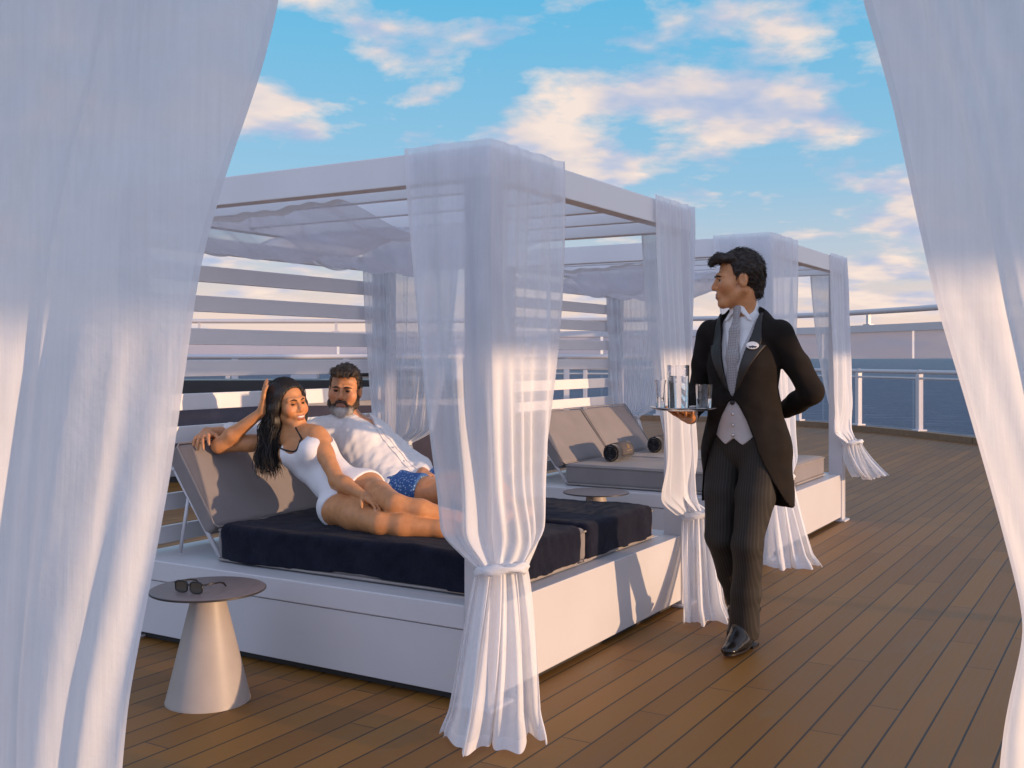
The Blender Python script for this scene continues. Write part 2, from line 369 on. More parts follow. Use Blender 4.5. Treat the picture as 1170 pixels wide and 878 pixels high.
# ------------------------------------------------------------------ implicit surfaces (bodies and clothes): a grid of distances, smooth unions, surface nets
def A3(p): return np.array(p, np.float32)
class Grid:
    def __init__(s, lo, hi, h):
        s.lo = A3(lo); s.h = float(h); s.n = np.ceil((A3(hi) - s.lo) / h).astype(int) + 1
        s.d = np.full(tuple(s.n), 0.5, np.float32)
        s.ax = [s.lo[i] + np.arange(s.n[i], dtype=np.float32) * h for i in range(3)]
    def box(s, lo, hi, m):
        i0 = np.clip(np.floor((A3(lo) - m - s.lo) / s.h).astype(int), 0, s.n)
        i1 = np.clip(np.ceil((A3(hi) + m - s.lo) / s.h).astype(int) + 1, 0, s.n)
        sl = tuple(slice(a, b) for a, b in zip(i0, i1))
        return sl, s.ax[0][sl[0]][:, None, None], s.ax[1][sl[1]][None, :, None], s.ax[2][sl[2]][None, None, :]
    def merge(s, sl, d, k, op):
        a = s.d[sl]
        if op == 'add':
            if k > 0:
                h = np.clip(0.5 + 0.5 * (a - d) / k, 0, 1); s.d[sl] = a * (1 - h) + d * h - k * h * (1 - h)
            else: s.d[sl] = np.minimum(a, d)
        else:
            if k > 0:
                h = np.clip(0.5 - 0.5 * (a + d) / k, 0, 1); s.d[sl] = a * (1 - h) - d * h + k * h * (1 - h)
            else: s.d[sl] = np.maximum(a, -d)
    def rc(s, a, b, ra, rb, k=0.02, flat=None, op='add'):
        a = A3(a); b = A3(b); rm = max(ra, rb) + k + 3 * s.h
        sl, X, Y, Z = s.box(np.minimum(a, b), np.maximum(a, b), rm)
        if 0 in s.d[sl].shape: return
        ba = b - a; q = float(ba @ ba) + 1e-9
        px, py, pz = X - a[0], Y - a[1], Z - a[2]
        t = np.clip((px * ba[0] + py * ba[1] + pz * ba[2]) / q, 0, 1)
        wx, wy, wz = px - t * ba[0], py - t * ba[1], pz - t * ba[2]
        w2 = wx * wx + wy * wy + wz * wz; f = 1.0
        if flat is not None:
            nn, f = A3(flat[0]), flat[1]; nn = nn / np.linalg.norm(nn)
            wn_ = wx * nn[0] + wy * nn[1] + wz * nn[2]; w2 = w2 + wn_ * wn_ * (1 / f ** 2 - 1)
        w = np.sqrt(np.maximum(w2, 0)); rr = ra + t * (rb - ra); d = w - rr
        if flat is not None:                                       # distance along the squeezed axis
            g = np.sqrt(np.maximum((w2 + wn_ * wn_ * (1 / f ** 4 - 1 / f ** 2)), 1e-12)) / np.maximum(w, 1e-6); d = d / np.maximum(g, 0.3)
        s.merge(sl, d.astype(np.float32), k, op)
    def ell(s, c, r, Rm=None, k=0.015, op='add'):
        c = A3(c); r = A3(r); m = float(r.max()) + k + 3 * s.h
        sl, X, Y, Z = s.box(c, c, m)
        if 0 in s.d[sl].shape: return
        px, py, pz = X - c[0], Y - c[1], Z - c[2]
        if Rm is not None:
            q = [px * Rm[0, j] + py * Rm[1, j] + pz * Rm[2, j] for j in range(3)]
        else: q = [px, py, pz]
        k0 = np.sqrt((q[0] / r[0]) ** 2 + (q[1] / r[1]) ** 2 + (q[2] / r[2]) ** 2)
        k1 = np.sqrt((q[0] / r[0] ** 2) ** 2 + (q[1] / r[1] ** 2) ** 2 + (q[2] / r[2] ** 2) ** 2)
        s.merge(sl, (k0 * (k0 - 1) / np.maximum(k1, 1e-6)).astype(np.float32), k, op)
    def P(s): return s.ax[0][:, None, None], s.ax[1][None, :, None], s.ax[2][None, None, :]
    def cut(s, fn, k=0.0):                                          # keep where fn <= 0
        d = np.broadcast_to(fn(*s.P()), s.d.shape).astype(np.float32)
        s.merge((slice(None),) * 3, -d, k, 'sub')
    def warp(s, fn): s.d += np.broadcast_to(fn(*s.P()), s.d.shape).astype(np.float32)
    def smooth(s, it=1):
        for _ in range(it):
            for ax in range(3):
                d = s.d; s.d = d.copy()
                i0 = [slice(None)] * 3; i1 = [slice(None)] * 3; i2 = [slice(None)] * 3
                i0[ax] = slice(0, -2); i1[ax] = slice(1, -1); i2[ax] = slice(2, None)
                s.d[tuple(i1)] = 0.25 * d[tuple(i0)] + 0.5 * d[tuple(i1)] + 0.25 * d[tuple(i2)]
    def nets(s):
        D = s.d; S = D < 0
        for ax in range(3):                                         # close the surface at the grid's border
            for e in (0, -1):
                i = [slice(None)] * 3; i[ax] = e; D[tuple(i)] = np.maximum(D[tuple(i)], 1e-3)
        S = D < 0
        cnt = np.zeros(tuple(s.n - 1), np.uint8); off = [(i, j, k) for i in (0, 1) for j in (0, 1) for k in (0, 1)]
        nx, ny, nz = s.n
        for (i, j, k) in off: cnt += S[i:nx - 1 + i, j:ny - 1 + j, k:nz - 1 + k]
        idx = np.argwhere((cnt > 0) & (cnt < 8)); ids = np.full(cnt.shape, -1, np.int32)
        ids[tuple(idx.T)] = np.arange(len(idx)); acc = np.zeros((len(idx), 3)); num = np.zeros(len(idx))
        for a in off:
            for ax in range(3):
                if a[ax]: continue
                b = list(a); b[ax] = 1
                va = D[tuple((idx + a).T)]; vb = D[tuple((idx + b).T)]; m = (va < 0) != (vb < 0)
                t = np.where(m, va / np.where(va == vb, 1, va - vb), 0)
                p = np.repeat(A3(a)[None], len(idx), 0); p[:, ax] += t
                acc += p * m[:, None]; num += m
        v = (idx + acc / num[:, None]) * s.h + s.lo
        fs = []
        for ax in range(3):
            e1, e2 = (ax + 1) % 3, (ax + 2) % 3
            sa = [slice(None)] * 3; sb = [slice(None)] * 3; sa[ax] = slice(0, -1); sb[ax] = slice(1, None)
            A_, B_ = S[tuple(sa)], S[tuple(sb)]
            q = np.argwhere(A_ != B_)
            q = q[(q[:, e1] > 0) & (q[:, e2] > 0) & (q[:, e1] < s.n[e1] - 1) & (q[:, e2] < s.n[e2] - 1)]
            d1 = np.zeros(3, int); d1[e1] = 1; d2 = np.zeros(3, int); d2[e2] = 1
            c = [ids[tuple((q - o).T)] for o in (0 * d1, d1, d1 + d2, d2)]
            f = np.stack(c, 1); ins = A_[tuple(q.T)]
            f[~ins] = f[~ins][:, ::-1]; fs.append(f)
        f = np.concatenate(fs); f = f[(f >= 0).all(1)]
        return v, f
    def build(s, name, mat, parent=None, relax=1):
        v, f = s.nets()
        if relax and len(f):
            for _ in range(relax):                                  # light smoothing of the net
                a = np.zeros_like(v); c = np.zeros(len(v))
                for i in range(4):
                    np.add.at(a, f[:, i], v[f[:, (i + 1) % 4]]); np.add.at(c, f[:, i], 1)
                v = 0.6 * v + 0.4 * a / np.maximum(c, 1)[:, None]
        return link_mesh(name, np_mesh(name, v, f), mat, parent, True)
def paint(o, base, spots):
    """own colour of the skin: (centre, radius, colour, softness) spots over a base"""
    me = o.data; n = len(me.vertices); co = np.empty(n * 3, np.float32); me.vertices.foreach_get('co', co); co = co.reshape(-1, 3)
    c = np.tile(A3(base), (n, 1))
    for (p, r, col, soft) in spots:
        if callable(p): w = np.clip(p(co), 0, 1)
        else: w = np.clip(1 - (np.linalg.norm(co - A3(p), axis=1) - r) / soft, 0, 1)
        c = c * (1 - w[:, None]) + A3(col) * w[:, None]
    at_ = me.color_attributes.new('Col', 'FLOAT_COLOR', 'POINT')
    at_.data.foreach_set('color', np.concatenate([c, np.ones((n, 1), np.float32)], 1).ravel().astype(np.float32))
def folds(seed, freq, amp, n=5, stretch=(1, 1, 1)):
    rg = np.random.RandomState(seed); ks = rg.normal(size=(n, 3)) * freq * np.array(stretch); ph = rg.uniform(0, 6.28, n)
    def fn(X, Y, Z): return amp * sum(np.sin(X * k[0] + Y * k[1] + Z * k[2] + p + 0.8 * np.sin(0.5 * (X * k[1] - Y * k[2] + Z * k[0]))) for k, p in zip(ks, ph)) / n * 1.6
    return fn
def nrm(v): v = np.array(v, float); return v / np.linalg.norm(v)
def frame(fwd, up):
    f = nrm(fwd); r = nrm(np.cross(f, up)); u = np.cross(r, f); return np.stack([r, f, u], 1)      # columns: right-hand side x, forward y, up z
# ------------------------------------------------------------------ setting: deck, sea, added overhang for shade
edge = [(24, -15), (21, 0), (13, 9), (8.6, 13.4), (7.35, 16.6), (6.95, 18.2), (6.1, 20.6), (4.6, 22.4), (2, 23.4), (-4, 24.2), (-12, 24.2), (-26, 23)]
poly = edge + [(-26, -15)]
def to_local(x, y):
    q = Vector((x, y, 0)) - P0; return (q.dot(U), q.dot(V))
mb = MB(); pl = [to_local(*p) for p in poly]; n = len(pl)
mb.add([(x, y, 0) for x, y in pl] + [(x, y, -0.5) for x, y in pl], [tuple(range(n)), tuple(reversed(range(n, 2 * n)))] + [(i + n, (i + 1) % n + n, (i + 1) % n, i) for i in range(n)])
deck = mb.build('deck', 'deck_planks'); deck.location = P0; deck.rotation_euler = (0, 0, ROT); tag(deck, kind='structure')
hull = MB(); n = len(poly)
hull.add([(x * .997, y * .997, -0.5) for x, y in poly] + [(x * .9, y * .9, -17.9) for x, y in poly], [tuple(reversed(range(n)))[::-1]] + [(i + n, (i + 1) % n + n, (i + 1) % n, i) for i in range(n)])
tag(hull.build('ship_hull', 'hull_white'), kind='structure')
sea = MB().add([(-30000, -30000, 0), (30000, -30000, 0), (30000, 30000, 0), (-30000, 30000, 0)], [(0, 1, 2, 3)]).build('sea', 'sea_water')
sea.location = (0, 0, -17); tag(sea, kind='structure')
# unseen overhang on columns, added as sun blocker, on the sunny side behind the photographer: its edge keeps the sun off everything above head height
def on_row(mb, lo, hi):
    M = Matrix.Translation(P0) @ Matrix.Rotation(ROT, 4, 'Z'); return mb.box(lo, hi, M)
up = MB()
EDGE_D = -8.0; EDGE_H = 1.53 + 8.0 * math.tan(SUN_EL)
on_row(up, (-16, EDGE_D - 2.5, EDGE_H), (13, EDGE_D, EDGE_H + 1.1))
for s_ in (-11.5, -7.0, -4.2, 3.4, 6.6, 9.8): on_row(up, (s_ - .07, EDGE_D - 1.3, 0), (s_ + .07, EDGE_D - 1.16, EDGE_H))
tag(up.build('shade_overhang', 'white_paint'), kind='structure')

# ------------------------------------------------------------------ rail and wind screen round the deck's edge
rl = empty('glass_railing', (6.95, 18.0, 0), 0, 'white ship railing with glass panels and a tall wind screen frame along the deck edge', 'railing')
inner = [(x * 0.985, y * 0.988) for x, y in edge[3:]]
def along(pts, step):
    out_ = []; carry = 0.0
    for (a0, a1) in zip(pts[:-1], pts[1:]):
        a0 = Vector(a0); a1 = Vector(a1); ln = (a1 - a0).length; t = carry
        while t < ln: out_.append((a0.lerp(a1, t / ln), (a1 - a0).normalized())); t += step
        carry = t - ln
    return out_
off = Vector((-6.95, -18.0, 0))
def railtube(zz, r):
    m = MB(); m.tube([Vector((x, y, zz)) + off for x, y in inner], r, 8); return m
railtube(1.10, 0.035).build('handrail', 'white_paint', rl, smooth=True)
railtube(0.99, 0.02).build('lower_rail', 'white_paint', rl, smooth=True)
railtube(2.17, 0.05).build('upper_rail', 'white_paint', rl, smooth=True)
m = MB()
for a0, a1 in zip(inner[:-1], inner[1:]):
    d_ = Vector((a1[0] - a0[0], a1[1] - a0[1], 0)); nn = Vector((-d_.y, d_.x, 0)).normalized() * .05
    A_ = Vector((*a0, 0)) + off; B_ = Vector((*a1, 0)) + off
    for z0, z1 in ((1.80, 1.93),):
        m.add([A_ - nn + Vector((0, 0, z0)), B_ - nn + Vector((0, 0, z0)), B_ + nn + Vector((0, 0, z0)), A_ + nn + Vector((0, 0, z0)),
               A_ - nn + Vector((0, 0, z1)), B_ - nn + Vector((0, 0, z1)), B_ + nn + Vector((0, 0, z1)), A_ + nn + Vector((0, 0, z1))],
              [(0, 3, 2, 1), (4, 5, 6, 7), (0, 1, 5, 4), (1, 2, 6, 5), (2, 3, 7, 6), (3, 0, 4, 7)])
m.build('screen_beam', 'white_paint', rl)
k_ = MB()
for a0, a1 in zip(inner[:-1], inner[1:]):
    d_ = Vector((a1[0] - a0[0], a1[1] - a0[1], 0)); nn = Vector((-d_.y, d_.x, 0)).normalized() * .10
    A_ = Vector((*a0, 0)) + off; B_ = Vector((*a1, 0)) + off
    k_.add([A_ - nn, B_ - nn, B_ + nn, A_ + nn] + [p + Vector((0, 0, .10)) for p in (A_ - nn, B_ - nn, B_ + nn, A_ + nn)],
           [(4, 5, 6, 7), (0, 1, 5, 4), (1, 2, 6, 5), (2, 3, 7, 6), (3, 0, 4, 7)])
k_.build('kerb', 'kerb_wood', rl)
def panes(name, z0, z1, mat):
    m = MB()
    for a0, a1 in zip(inner[:-1], inner[1:]):
        d_ = Vector((a1[0] - a0[0], a1[1] - a0[1], 0)).normalized(); nn = Vector((-d_.y, d_.x, 0)) * .006
        A_ = Vector((*a0, 0)) + off + d_ * .03; B_ = Vector((*a1, 0)) + off - d_ * .03
        m.add([A_ - nn + Vector((0, 0, z0)), B_ - nn + Vector((0, 0, z0)), B_ + nn + Vector((0, 0, z0)), A_ + nn + Vector((0, 0, z0)),
               A_ - nn + Vector((0, 0, z1)), B_ - nn + Vector((0, 0, z1)), B_ + nn + Vector((0, 0, z1)), A_ + nn + Vector((0, 0, z1))],
              [(0, 3, 2, 1), (4, 5, 6, 7), (0, 1, 5, 4), (1, 2, 6, 5), (2, 3, 7, 6), (3, 0, 4, 7)])
    return m.build(name, mat, rl)
panes('glass_panel', 0.14, 0.96, 'rail_glass'); panes('screen_pane', 1.33, 1.80, 'screen_glass')
post = MB().box((-.045, -.045, .0), (.045, .045, 1.07)).box((-.09, -.09, .10), (.09, .09, .13)).box((-.03, -.03, 1.12), (.03, .03, 1.14))
post_o = None
for i, (p, d_) in enumerate(along(inner, 1.62)):
    if post_o is None: post_o = post.build('post', 'white_paint', rl, bevel=.008); o = post_o
    else: o = post_o.copy(); COL.objects.link(o)
    o.location = Vector((p.x, p.y, 0)) + off; o.rotation_euler = (0, 0, math.atan2(d_.y, d_.x))
br_o = None
br = MB().box((-.03, -.03, 1.93), (.03, .03, 2.13)).box((-.09, -.05, 1.931), (.09, .05, 1.95))
for i, (p, d_) in enumerate(along(inner, 3.1)):
    if br_o is None: br_o = br.build('bracket', 'white_paint', rl); o = br_o
    else: o = br_o.copy(); COL.objects.link(o)
    o.location = Vector((p.x, p.y, 0)) + off; o.rotation_euler = (0, 0, math.atan2(d_.y, d_.x))
# inner rail seen between the slats
ir = empty('deck_rail', (-6, 19, 0), 0.04, 'low white tube rail on thin posts behind the dark bar', 'railing')
MB().tube([(-8, 0, 1.36), (9, 0, 1.36)], .045, 8).tube([(-8, 0, 1.16), (9, 0, 1.16)], .018, 8).build('handrail', 'white_paint', ir, smooth=True)
pm = MB().box((-.05, -.05, 0), (.05, .05, 1.32)); po = None
for i in range(8):
    if po is None: po = pm.build('post', 'white_paint', ir); o = po
    else: o = po.copy(); COL.objects.link(o)
    o.location = (-7 + i * 2.0, 0, 0)
# dark bar counter behind the beds
bc = empty('bar_counter', (-3.2, 11.6, 0), 0.10, 'long dark bar counter with black top behind the slatted wall', 'counter')
MB().box((-3.5, -.3, 0.12), (2.6, .35, 0.82)).build('front', 'bar_panel', bc)
MB().box((-3.5, -.22, 0.82), (2.6, .33, 0.90)).build('shelf', 'bar_top', bc)
MB().box((-3.6, -.36, 0.90), (2.7, .42, 1.10)).build('top', 'bar_front', bc, bevel=.01)
MB().box((-3.4, -.2, 0), (2.5, .3, .12)).build('plinth', 'dark_gap', bc)
bx = empty('pillar', (-2.55, 13.0, 0), 0.1, 'square white pillar beside the dark bar', 'pillar')
MB().box((-.16, -.16, 0), (.16, .16, 1.22)).build('shaft', 'white_paint', bx, bevel=.01)
MB().box((-.20, -.20, 1.22), (.20, .20, 1.27)).build('cap', 'white_lip', bx, bevel=.006)
hc = empty('service_cabinet', (-1.6, 13.2, 0), 0.1, 'beige service cabinet with dark lid beside the white pillar', 'cabinet')
MB().box((-.55, -.3, 0.05), (.55, .3, 1.12)).build('body', 'beige_panel', hc, bevel=.012)
MB().box((-.58, -.33, 1.12), (.58, .33, 1.19)).build('lid', 'bar_front', hc, bevel=.01)
MB().box((-.5, -.28, 0), (.5, .28, .05)).build('foot', 'dark_gap', hc)

# ------------------------------------------------------------------ cabana
CW, CL_, CH = 2.06, 2.12, 2.15
def make_cabana(label):
    r = empty('cabana', P0, ROT, label, 'cabana', 'white cabanas in a row on the deck')
    pw = 0.11
    for (x, y) in ((0, 0), (CW - pw, 0), (0, CL_ - pw), (CW - pw, CL_ - pw)):
        MB().box((x, y, 0.014), (x + pw, y + pw, CH - .125)).box((x - .03, y - .03, 0.0), (x + pw + .03, y + pw + .03, .014)).build('post', 'white_paint', r, bevel=.004)
    # base box with its lip
    MB().box((.012, pw, .035), (CW - .012, CL_ - pw, .287)).box((pw, .010, .035), (CW - pw, CL_ - .010, .383)).build('base_panel', 'white_paint', r, bevel=.003)
    MB().box((.006, pw + .002, .2905), (CW - .006, CL_ - pw - .002, .385)).build('base_rim', 'white_lip', r, bevel=.005)
    MB().box((.05, .05, 0.002), (CW - .05, CL_ - .05, .035)).build('plinth', 'dark_gap', r)
    # roof frame and rafters
    bh = 0.125
    MB().box((0, 0, CH - bh), (.075, CL_, CH)).build('beam', 'white_shade_lift', r, bevel=.004)
    MB().box((CW - .075, 0, CH - bh), (CW, CL_, CH)).build('beam', 'white_shade_lift', r, bevel=.004)
    MB().box((.077, 0, CH - bh), (CW - .077, .075, CH - .002)).build('beam', 'white_shade_lift', r, bevel=.004)
    MB().box((.077, CL_ - .075, CH - bh), (CW - .077, CL_, CH - .002)).build('beam', 'white_shade_lift', r, bevel=.004)
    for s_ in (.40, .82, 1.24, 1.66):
        MB().box((s_ - .022, .078, CH - .105), (s_ + .022, CL_ - .078, CH - .02)).build('rafter', 'white_shade_lift', r, bevel=.003)
    # slatted head wall
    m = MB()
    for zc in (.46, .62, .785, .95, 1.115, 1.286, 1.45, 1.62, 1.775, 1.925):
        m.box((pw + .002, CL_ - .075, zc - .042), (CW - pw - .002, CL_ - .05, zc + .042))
    m.build('slat_wall', 'white_shade_lift', r, bevel=.003)
    # two mattresses with raised backs
    for s0, s1 in ((.14, .93), (.955, 1.80)):
        g = Grid((s0 - .03, .05, .36), (s1 + .03, 1.66, .60), .010)
        rd = .028
        def rb(X, Y, Z, s0=s0, s1=s1):
            q = [np.maximum(np.abs(X - (s0 + s1) / 2) - (s1 - s0) / 2 + rd, 0), np.maximum(np.abs(Y - .85) - .75 + rd, 0), np.maximum(np.abs(Z - .470) - .078 + rd, 0)]
            return np.sqrt(q[0] ** 2 + q[1] ** 2 + q[2] ** 2) - rd
        g.d[:] = rb(*g.P()); g.warp(folds(int(s0 * 100), 9, .003))
        mt = g.build('mattress', 'cushion', r)
        m = MB(); c_ = [(s0 + .02, .10), (s1 - .02, .10), (s1, .12), (s1, 1.58), (s1 - .02, 1.60), (s0 + .02, 1.60), (s0, 1.58), (s0, .12), (s0 + .02, .10)]
        m.tube([(x, y, .398) for x, y in c_], .007, 6, False).tube([(x, y, .532) for x, y in c_], .005, 6, False).build('piping', 'cushion_piping', mt, smooth=True)
        ang = math.atan2(.375, .27); ln = .47
        M = Matrix.Translation((0, 1.60, .545)) @ Matrix.Rotation(ang, 4, 'X')
        g = Grid((s0 - .02, -.05, -.14), (s1 + .02, ln + .05, .04), .010)
        def rb2(X, Y, Z, s0=s0, s1=s1):
            q = [np.maximum(np.abs(X - (s0 + s1) / 2) - (s1 - s0) / 2 + .025, 0), np.maximum(np.abs(Y - ln / 2) - ln / 2 + .025, 0), np.maximum(np.abs(Z + .05) - .05 + .025, 0)]
            return np.sqrt(q[0] ** 2 + q[1] ** 2 + q[2] ** 2) - .025
        g.d[:] = rb2(*g.P()); g.warp(folds(int(s0 * 90) + 3, 8, .004))
        bk = g.build('backrest', 'cushion', r); bk.matrix_local = M
        c_ = [(s0 + .02, 0), (s1 - .02, 0), (s1, .02), (s1, ln - .02), (s1 - .02, ln), (s0 + .02, ln), (s0, ln - .02), (s0, .02), (s0 + .02, 0)]
        MB().tube([(x, y, -.002) for x, y in c_], .005, 6, False).build('piping', 'cushion_piping', bk, smooth=True)
        m = MB()
        for s_ in (s0 + .015, s1 - .015):
            m.tube([(s_, 1.585, .40), (s_, 1.90, .80)], .011, 8).tube([(s_, 1.86, .40), (s_, 1.80, .68)], .009, 8)
        m.tube([(s0, 1.90, .80), (s1, 1.90, .80)], .011, 8).build('backrest_frame', 'white_paint', r, smooth=True)
    return r
cab1 = make_cabana('nearest white slatted cabana with the couple lounging on navy towels')
cab2 = copy_tree(cab1); cab2.location = P0 + U * 3.45
cab2['label'] = 'second white cabana behind the butler with bare grey cushions'

# ------------------------------------------------------------------ curtains: sheets gathered round a tie
def poly_at(pts, u):
    pts = np.array(pts, float); seg = np.linalg.norm(np.diff(pts, axis=0), axis=1); cum = np.concatenate([[0], np.cumsum(seg)]); t = u * cum[-1]
    return np.stack([np.interp(t, cum, pts[:, i]) for i in range(2)], 1)
def sstep(a, b, x):
    t = np.clip((x - a) / (b - a), 0, 1); return t * t * (3 - 2 * t)
def gathered(name, top, tie, e, m, label, group, htop=2.165, htie=.54, hw=.09, dep=.045, foot=(0, 0), fw=.2, fdep=.10, hbot=0.012,
             nf=8, seed=1, pouch=.05, amp=.028, mat='voile', parent_rot=True, lin=.22, linr=None, nu=200, nv=150, origin=None, uneven=.0, gp=3.2):
    rg = np.random.RandomState(seed)
    u = np.linspace(0, 1, nu); T = poly_at(top, u)
    e = np.array(e, float); e /= np.linalg.norm(e); m = np.array(m, float); m /= np.linalg.norm(m)
    tg = np.gradient(T, axis=0); kk = np.ones(9) / 9
    tg = np.stack([np.convolve(np.pad(tg[:, i], 4, 'edge'), kk, 'valid') for i in range(2)], 1); tg /= np.linalg.norm(tg, axis=1)[:, None] + 1e-9
    Nn = np.stack([tg[:, 1], -tg[:, 0]], 1); sg = np.sign((Nn @ m).mean()); Nn *= sg
    c = np.array(tie, float); w = 2 * u - 1
    ph = rg.uniform(0, 6.28, 6); V_ = []
    lin = lin + ((lin if linr is None else linr) - lin) * u
    rag = .55 + .30 * np.sin(7.3 * u + ph[1]) + .25 * np.sin(15.1 * u + ph[3])
    for j in range(nv):
        h = htop + (hbot - htop) * j / (nv - 1)
        f1 = np.sin(2 * np.pi * nf * u + ph[0] + 0.9 * np.sin(2.2 * h + ph[1]) + 2.4 * np.sin(5.0 * u + ph[2] + .5 * h)) * (.55 + .45 * np.sin(9.0 * u + ph[4] + 1.1 * h)) + .28 * np.sin(2 * np.pi * nf * 1.7 * (u + .05 * h) + ph[5] + 2.2 * np.sin(7 * u + 1.9 * h)) * sstep(.2, .8, np.sin(4.1 * h + 6 * u + ph[2]) * .5 + .5)
        f2 = np.sin(2 * np.pi * nf * 2.3 * u + ph[3] + 1.6 * np.sin(3.1 * h + ph[4]))
        f3 = np.sin(2 * np.pi * 1.3 * u + ph[5] + 1.2 * h)
        if h >= htie:
            t = (htop - h) / (htop - htie)
            g = lin * t ** 1.3 + (0.62 - lin) * t ** gp + 0.38 * sstep(.91, 1.0, t); g = g[:, None]
            C = c[None] + e[None] * (hw * w)[:, None] + m[None] * (dep * (1 - w ** 2))[:, None]
            A = amp * (0.35 + 0.9 * t ** .7) * (1 - 0.55 * sstep(.93, 1, t))
            bulge = pouch * rag * np.exp(-((t - .92) / .07) ** 2)
            p = (1 - g) * T + g * C
            Nv = (1 - g) * Nn + g * m[None]
            Nv /= np.linalg.norm(Nv, axis=1)[:, None]
            p = p + Nv * (A * f1 + .3 * A * f2 + .6 * A * t * f3 + bulge + .01)[:, None] + e[None] * (w * bulge * .35)[:, None]
            zz = h - uneven * 0 - pouch * 1.1 * rag * sstep(.78, .96, t) * (1 - sstep(.965, 1, t)) * (0.6 + .4 * f3)
        else:
            t = (htie - h) / (htie - hbot)
            tt = t ** .85
            ww = hw + (fw - hw) * tt; dd = dep + (fdep - dep) * tt
            C = c + np.array(foot) * t ** 1.5
            fl = np.sin(2 * np.pi * nf * .55 * u + ph[3] + 1.3 * np.sin(4 * u + ph[1])); pud = .07 * sstep(.86, 1.0, t) if hbot < .05 else 0.0
            sp = w + 0.14 * f3 * t + .10 * t * np.sin(5.3 * u + ph[0])
            f1 = f1 * (1 - .55 * t) + fl * 1.1 * t
            A = .45 * amp + (1.0 * amp) * t
            curve = np.array([dd * (1 - w ** 2)]).T
            p = C[None] + e[None] * (ww * sp)[:, None] + m[None] * curve + m[None] * (A * f1 + .5 * A * f2)[:, None]
            p += e[None] * (0.4 * A * np.cos(2 * np.pi * nf * u + ph[0]))[:, None] + m[None] * (pud * (.6 + .35 * fl))[:, None] + e[None] * (pud * w * .25)[:, None]
            zz = h + 0 * u + 0.02 * t * (f3 * .7 + f1 * .3) * (1 if hbot > .05 else .35) + (0.01 if hbot < .05 else 0) * t
        V_.append(np.stack([p[:, 0], p[:, 1], np.broadcast_to(zz, u.shape)], 1))
    v = np.concatenate(V_); i = np.arange(nv - 1)[:, None] * nu + np.arange(nu - 1)[None]
    f = np.stack([i, i + 1, i + nu + 1, i + nu], -1).reshape(-1, 4)
    o = sheet(name, v, f, nu, nv, mat, label, group, origin)
    kv = []; na, nb_ = 64, 14                                          # the fabric wound round itself
    for i_ in range(na):
        a_ = 2 * math.pi * i_ / na
        cxy = c + e * (hw * .92 * math.cos(a_)) + m * (dep * .5 + (dep + .022) * math.sin(a_)); ro = e * math.cos(a_) + m * math.sin(a_)
        for k_ in range(nb_):
            b_ = 2 * math.pi * k_ / nb_; rr = .013 + .004 * math.sin(5 * b_ + 4 * a_) + .003 * math.sin(3 * b_ - 6 * a_ + 2) + .003 * math.sin(3 * a_ + 1)
            p_ = cxy + ro * rr * .8 * math.cos(b_); kv.append((p_[0], p_[1], htie + .004 + rr * 1.25 * math.sin(b_) + .014 * math.sin(a_ + .6)))
    kf = [(i_ * nb_ + k_, i_ * nb_ + (k_ + 1) % nb_, ((i_ + 1) % na) * nb_ + (k_ + 1) % nb_, ((i_ + 1) % na) * nb_ + k_) for i_ in range(na) for k_ in range(nb_)]
    link_mesh('tie', np_mesh('tie', kv, kf), 'voile', o, True)
    return o
def sheet(name, v, f, nu, nv, mat, label, group, origin=None):
    me = np_mesh(name, v, f); o = link_mesh(name, me, [mat, 'voile_hem'], None, True)
    mi = np.zeros((nv - 1, nu - 1), np.int32); mi[:, :3] = 1; mi[:, -3:] = 1; mi[-2:, :] = 1
    me.polygons.foreach_set('material_index', mi.ravel())
    tag(o, label, 'curtain', group)
    if origin is not None: o.location = origin; o.rotation_euler = (0, 0, ROT)
    return o
GC = 'sheer white curtains on the cabanas'
def cabana_curtains(org, foot1, tie2, names, first):
    e_ = .022
    if names[0]:
        gathered('curtain', [(-e_, .37), (-e_, -e_), (.54, -e_)], (-.02, -.07), (.6, -.8), (-.856, -.517), names[0], GC,
             htie=.55, hw=.10, dep=.055, foot=foot1, fw=.20, fdep=.09, nf=4.3, seed=4, pouch=.05, origin=org, amp=.030, lin=.60, linr=.06)
    if names[1]:
        gathered('curtain', [(1.55, -e_), (CW + e_, -e_), (CW + e_, .30)], (CW - .06, -.06), (.6, -.8), (-.856, -.517), names[1], GC,
             htie=tie2[0], hw=.085, dep=.05, foot=tie2[1], fw=tie2[2], fdep=.06, hbot=tie2[3], nf=5, seed=9 + first, pouch=.05, origin=org, lin=.30)
    if names[2]:
        gathered('curtain', [(1.72, CL_ - .10), (CW - .13, CL_ - .12), (CW - .10, 1.45)], (CW - .16, CL_ - .24), (.6, -1), (-1, -.6), names[2], GC,
             htop=2.03, htie=.80, hw=.09, dep=.03, foot=(-.05, -.05), fw=.16, hbot=.40, nf=7, seed=15 + first, pouch=.03, origin=org, lin=.40)
cabana_curtains(P0, (-.24, -.10), (.49, (-.30, -.14), .13, .012), ('sheer white curtain knotted at the front corner post of the nearest cabana, beside the couple',
    'sheer white curtain tied at the far foot post of the nearest cabana, behind the tray', 'bluish sheer curtain at the slatted wall behind the bearded man'), 0)
cabana_curtains(P0 + U * 3.45, (-.14, -.10), (.64, (.06, -.11), .15, .36), ('sheer white curtain on the second cabana, right behind the butler',
    'white curtain blown outward at the far right post of the second cabana', 'sheer curtain hanging by the slats inside the second cabana'), 3)
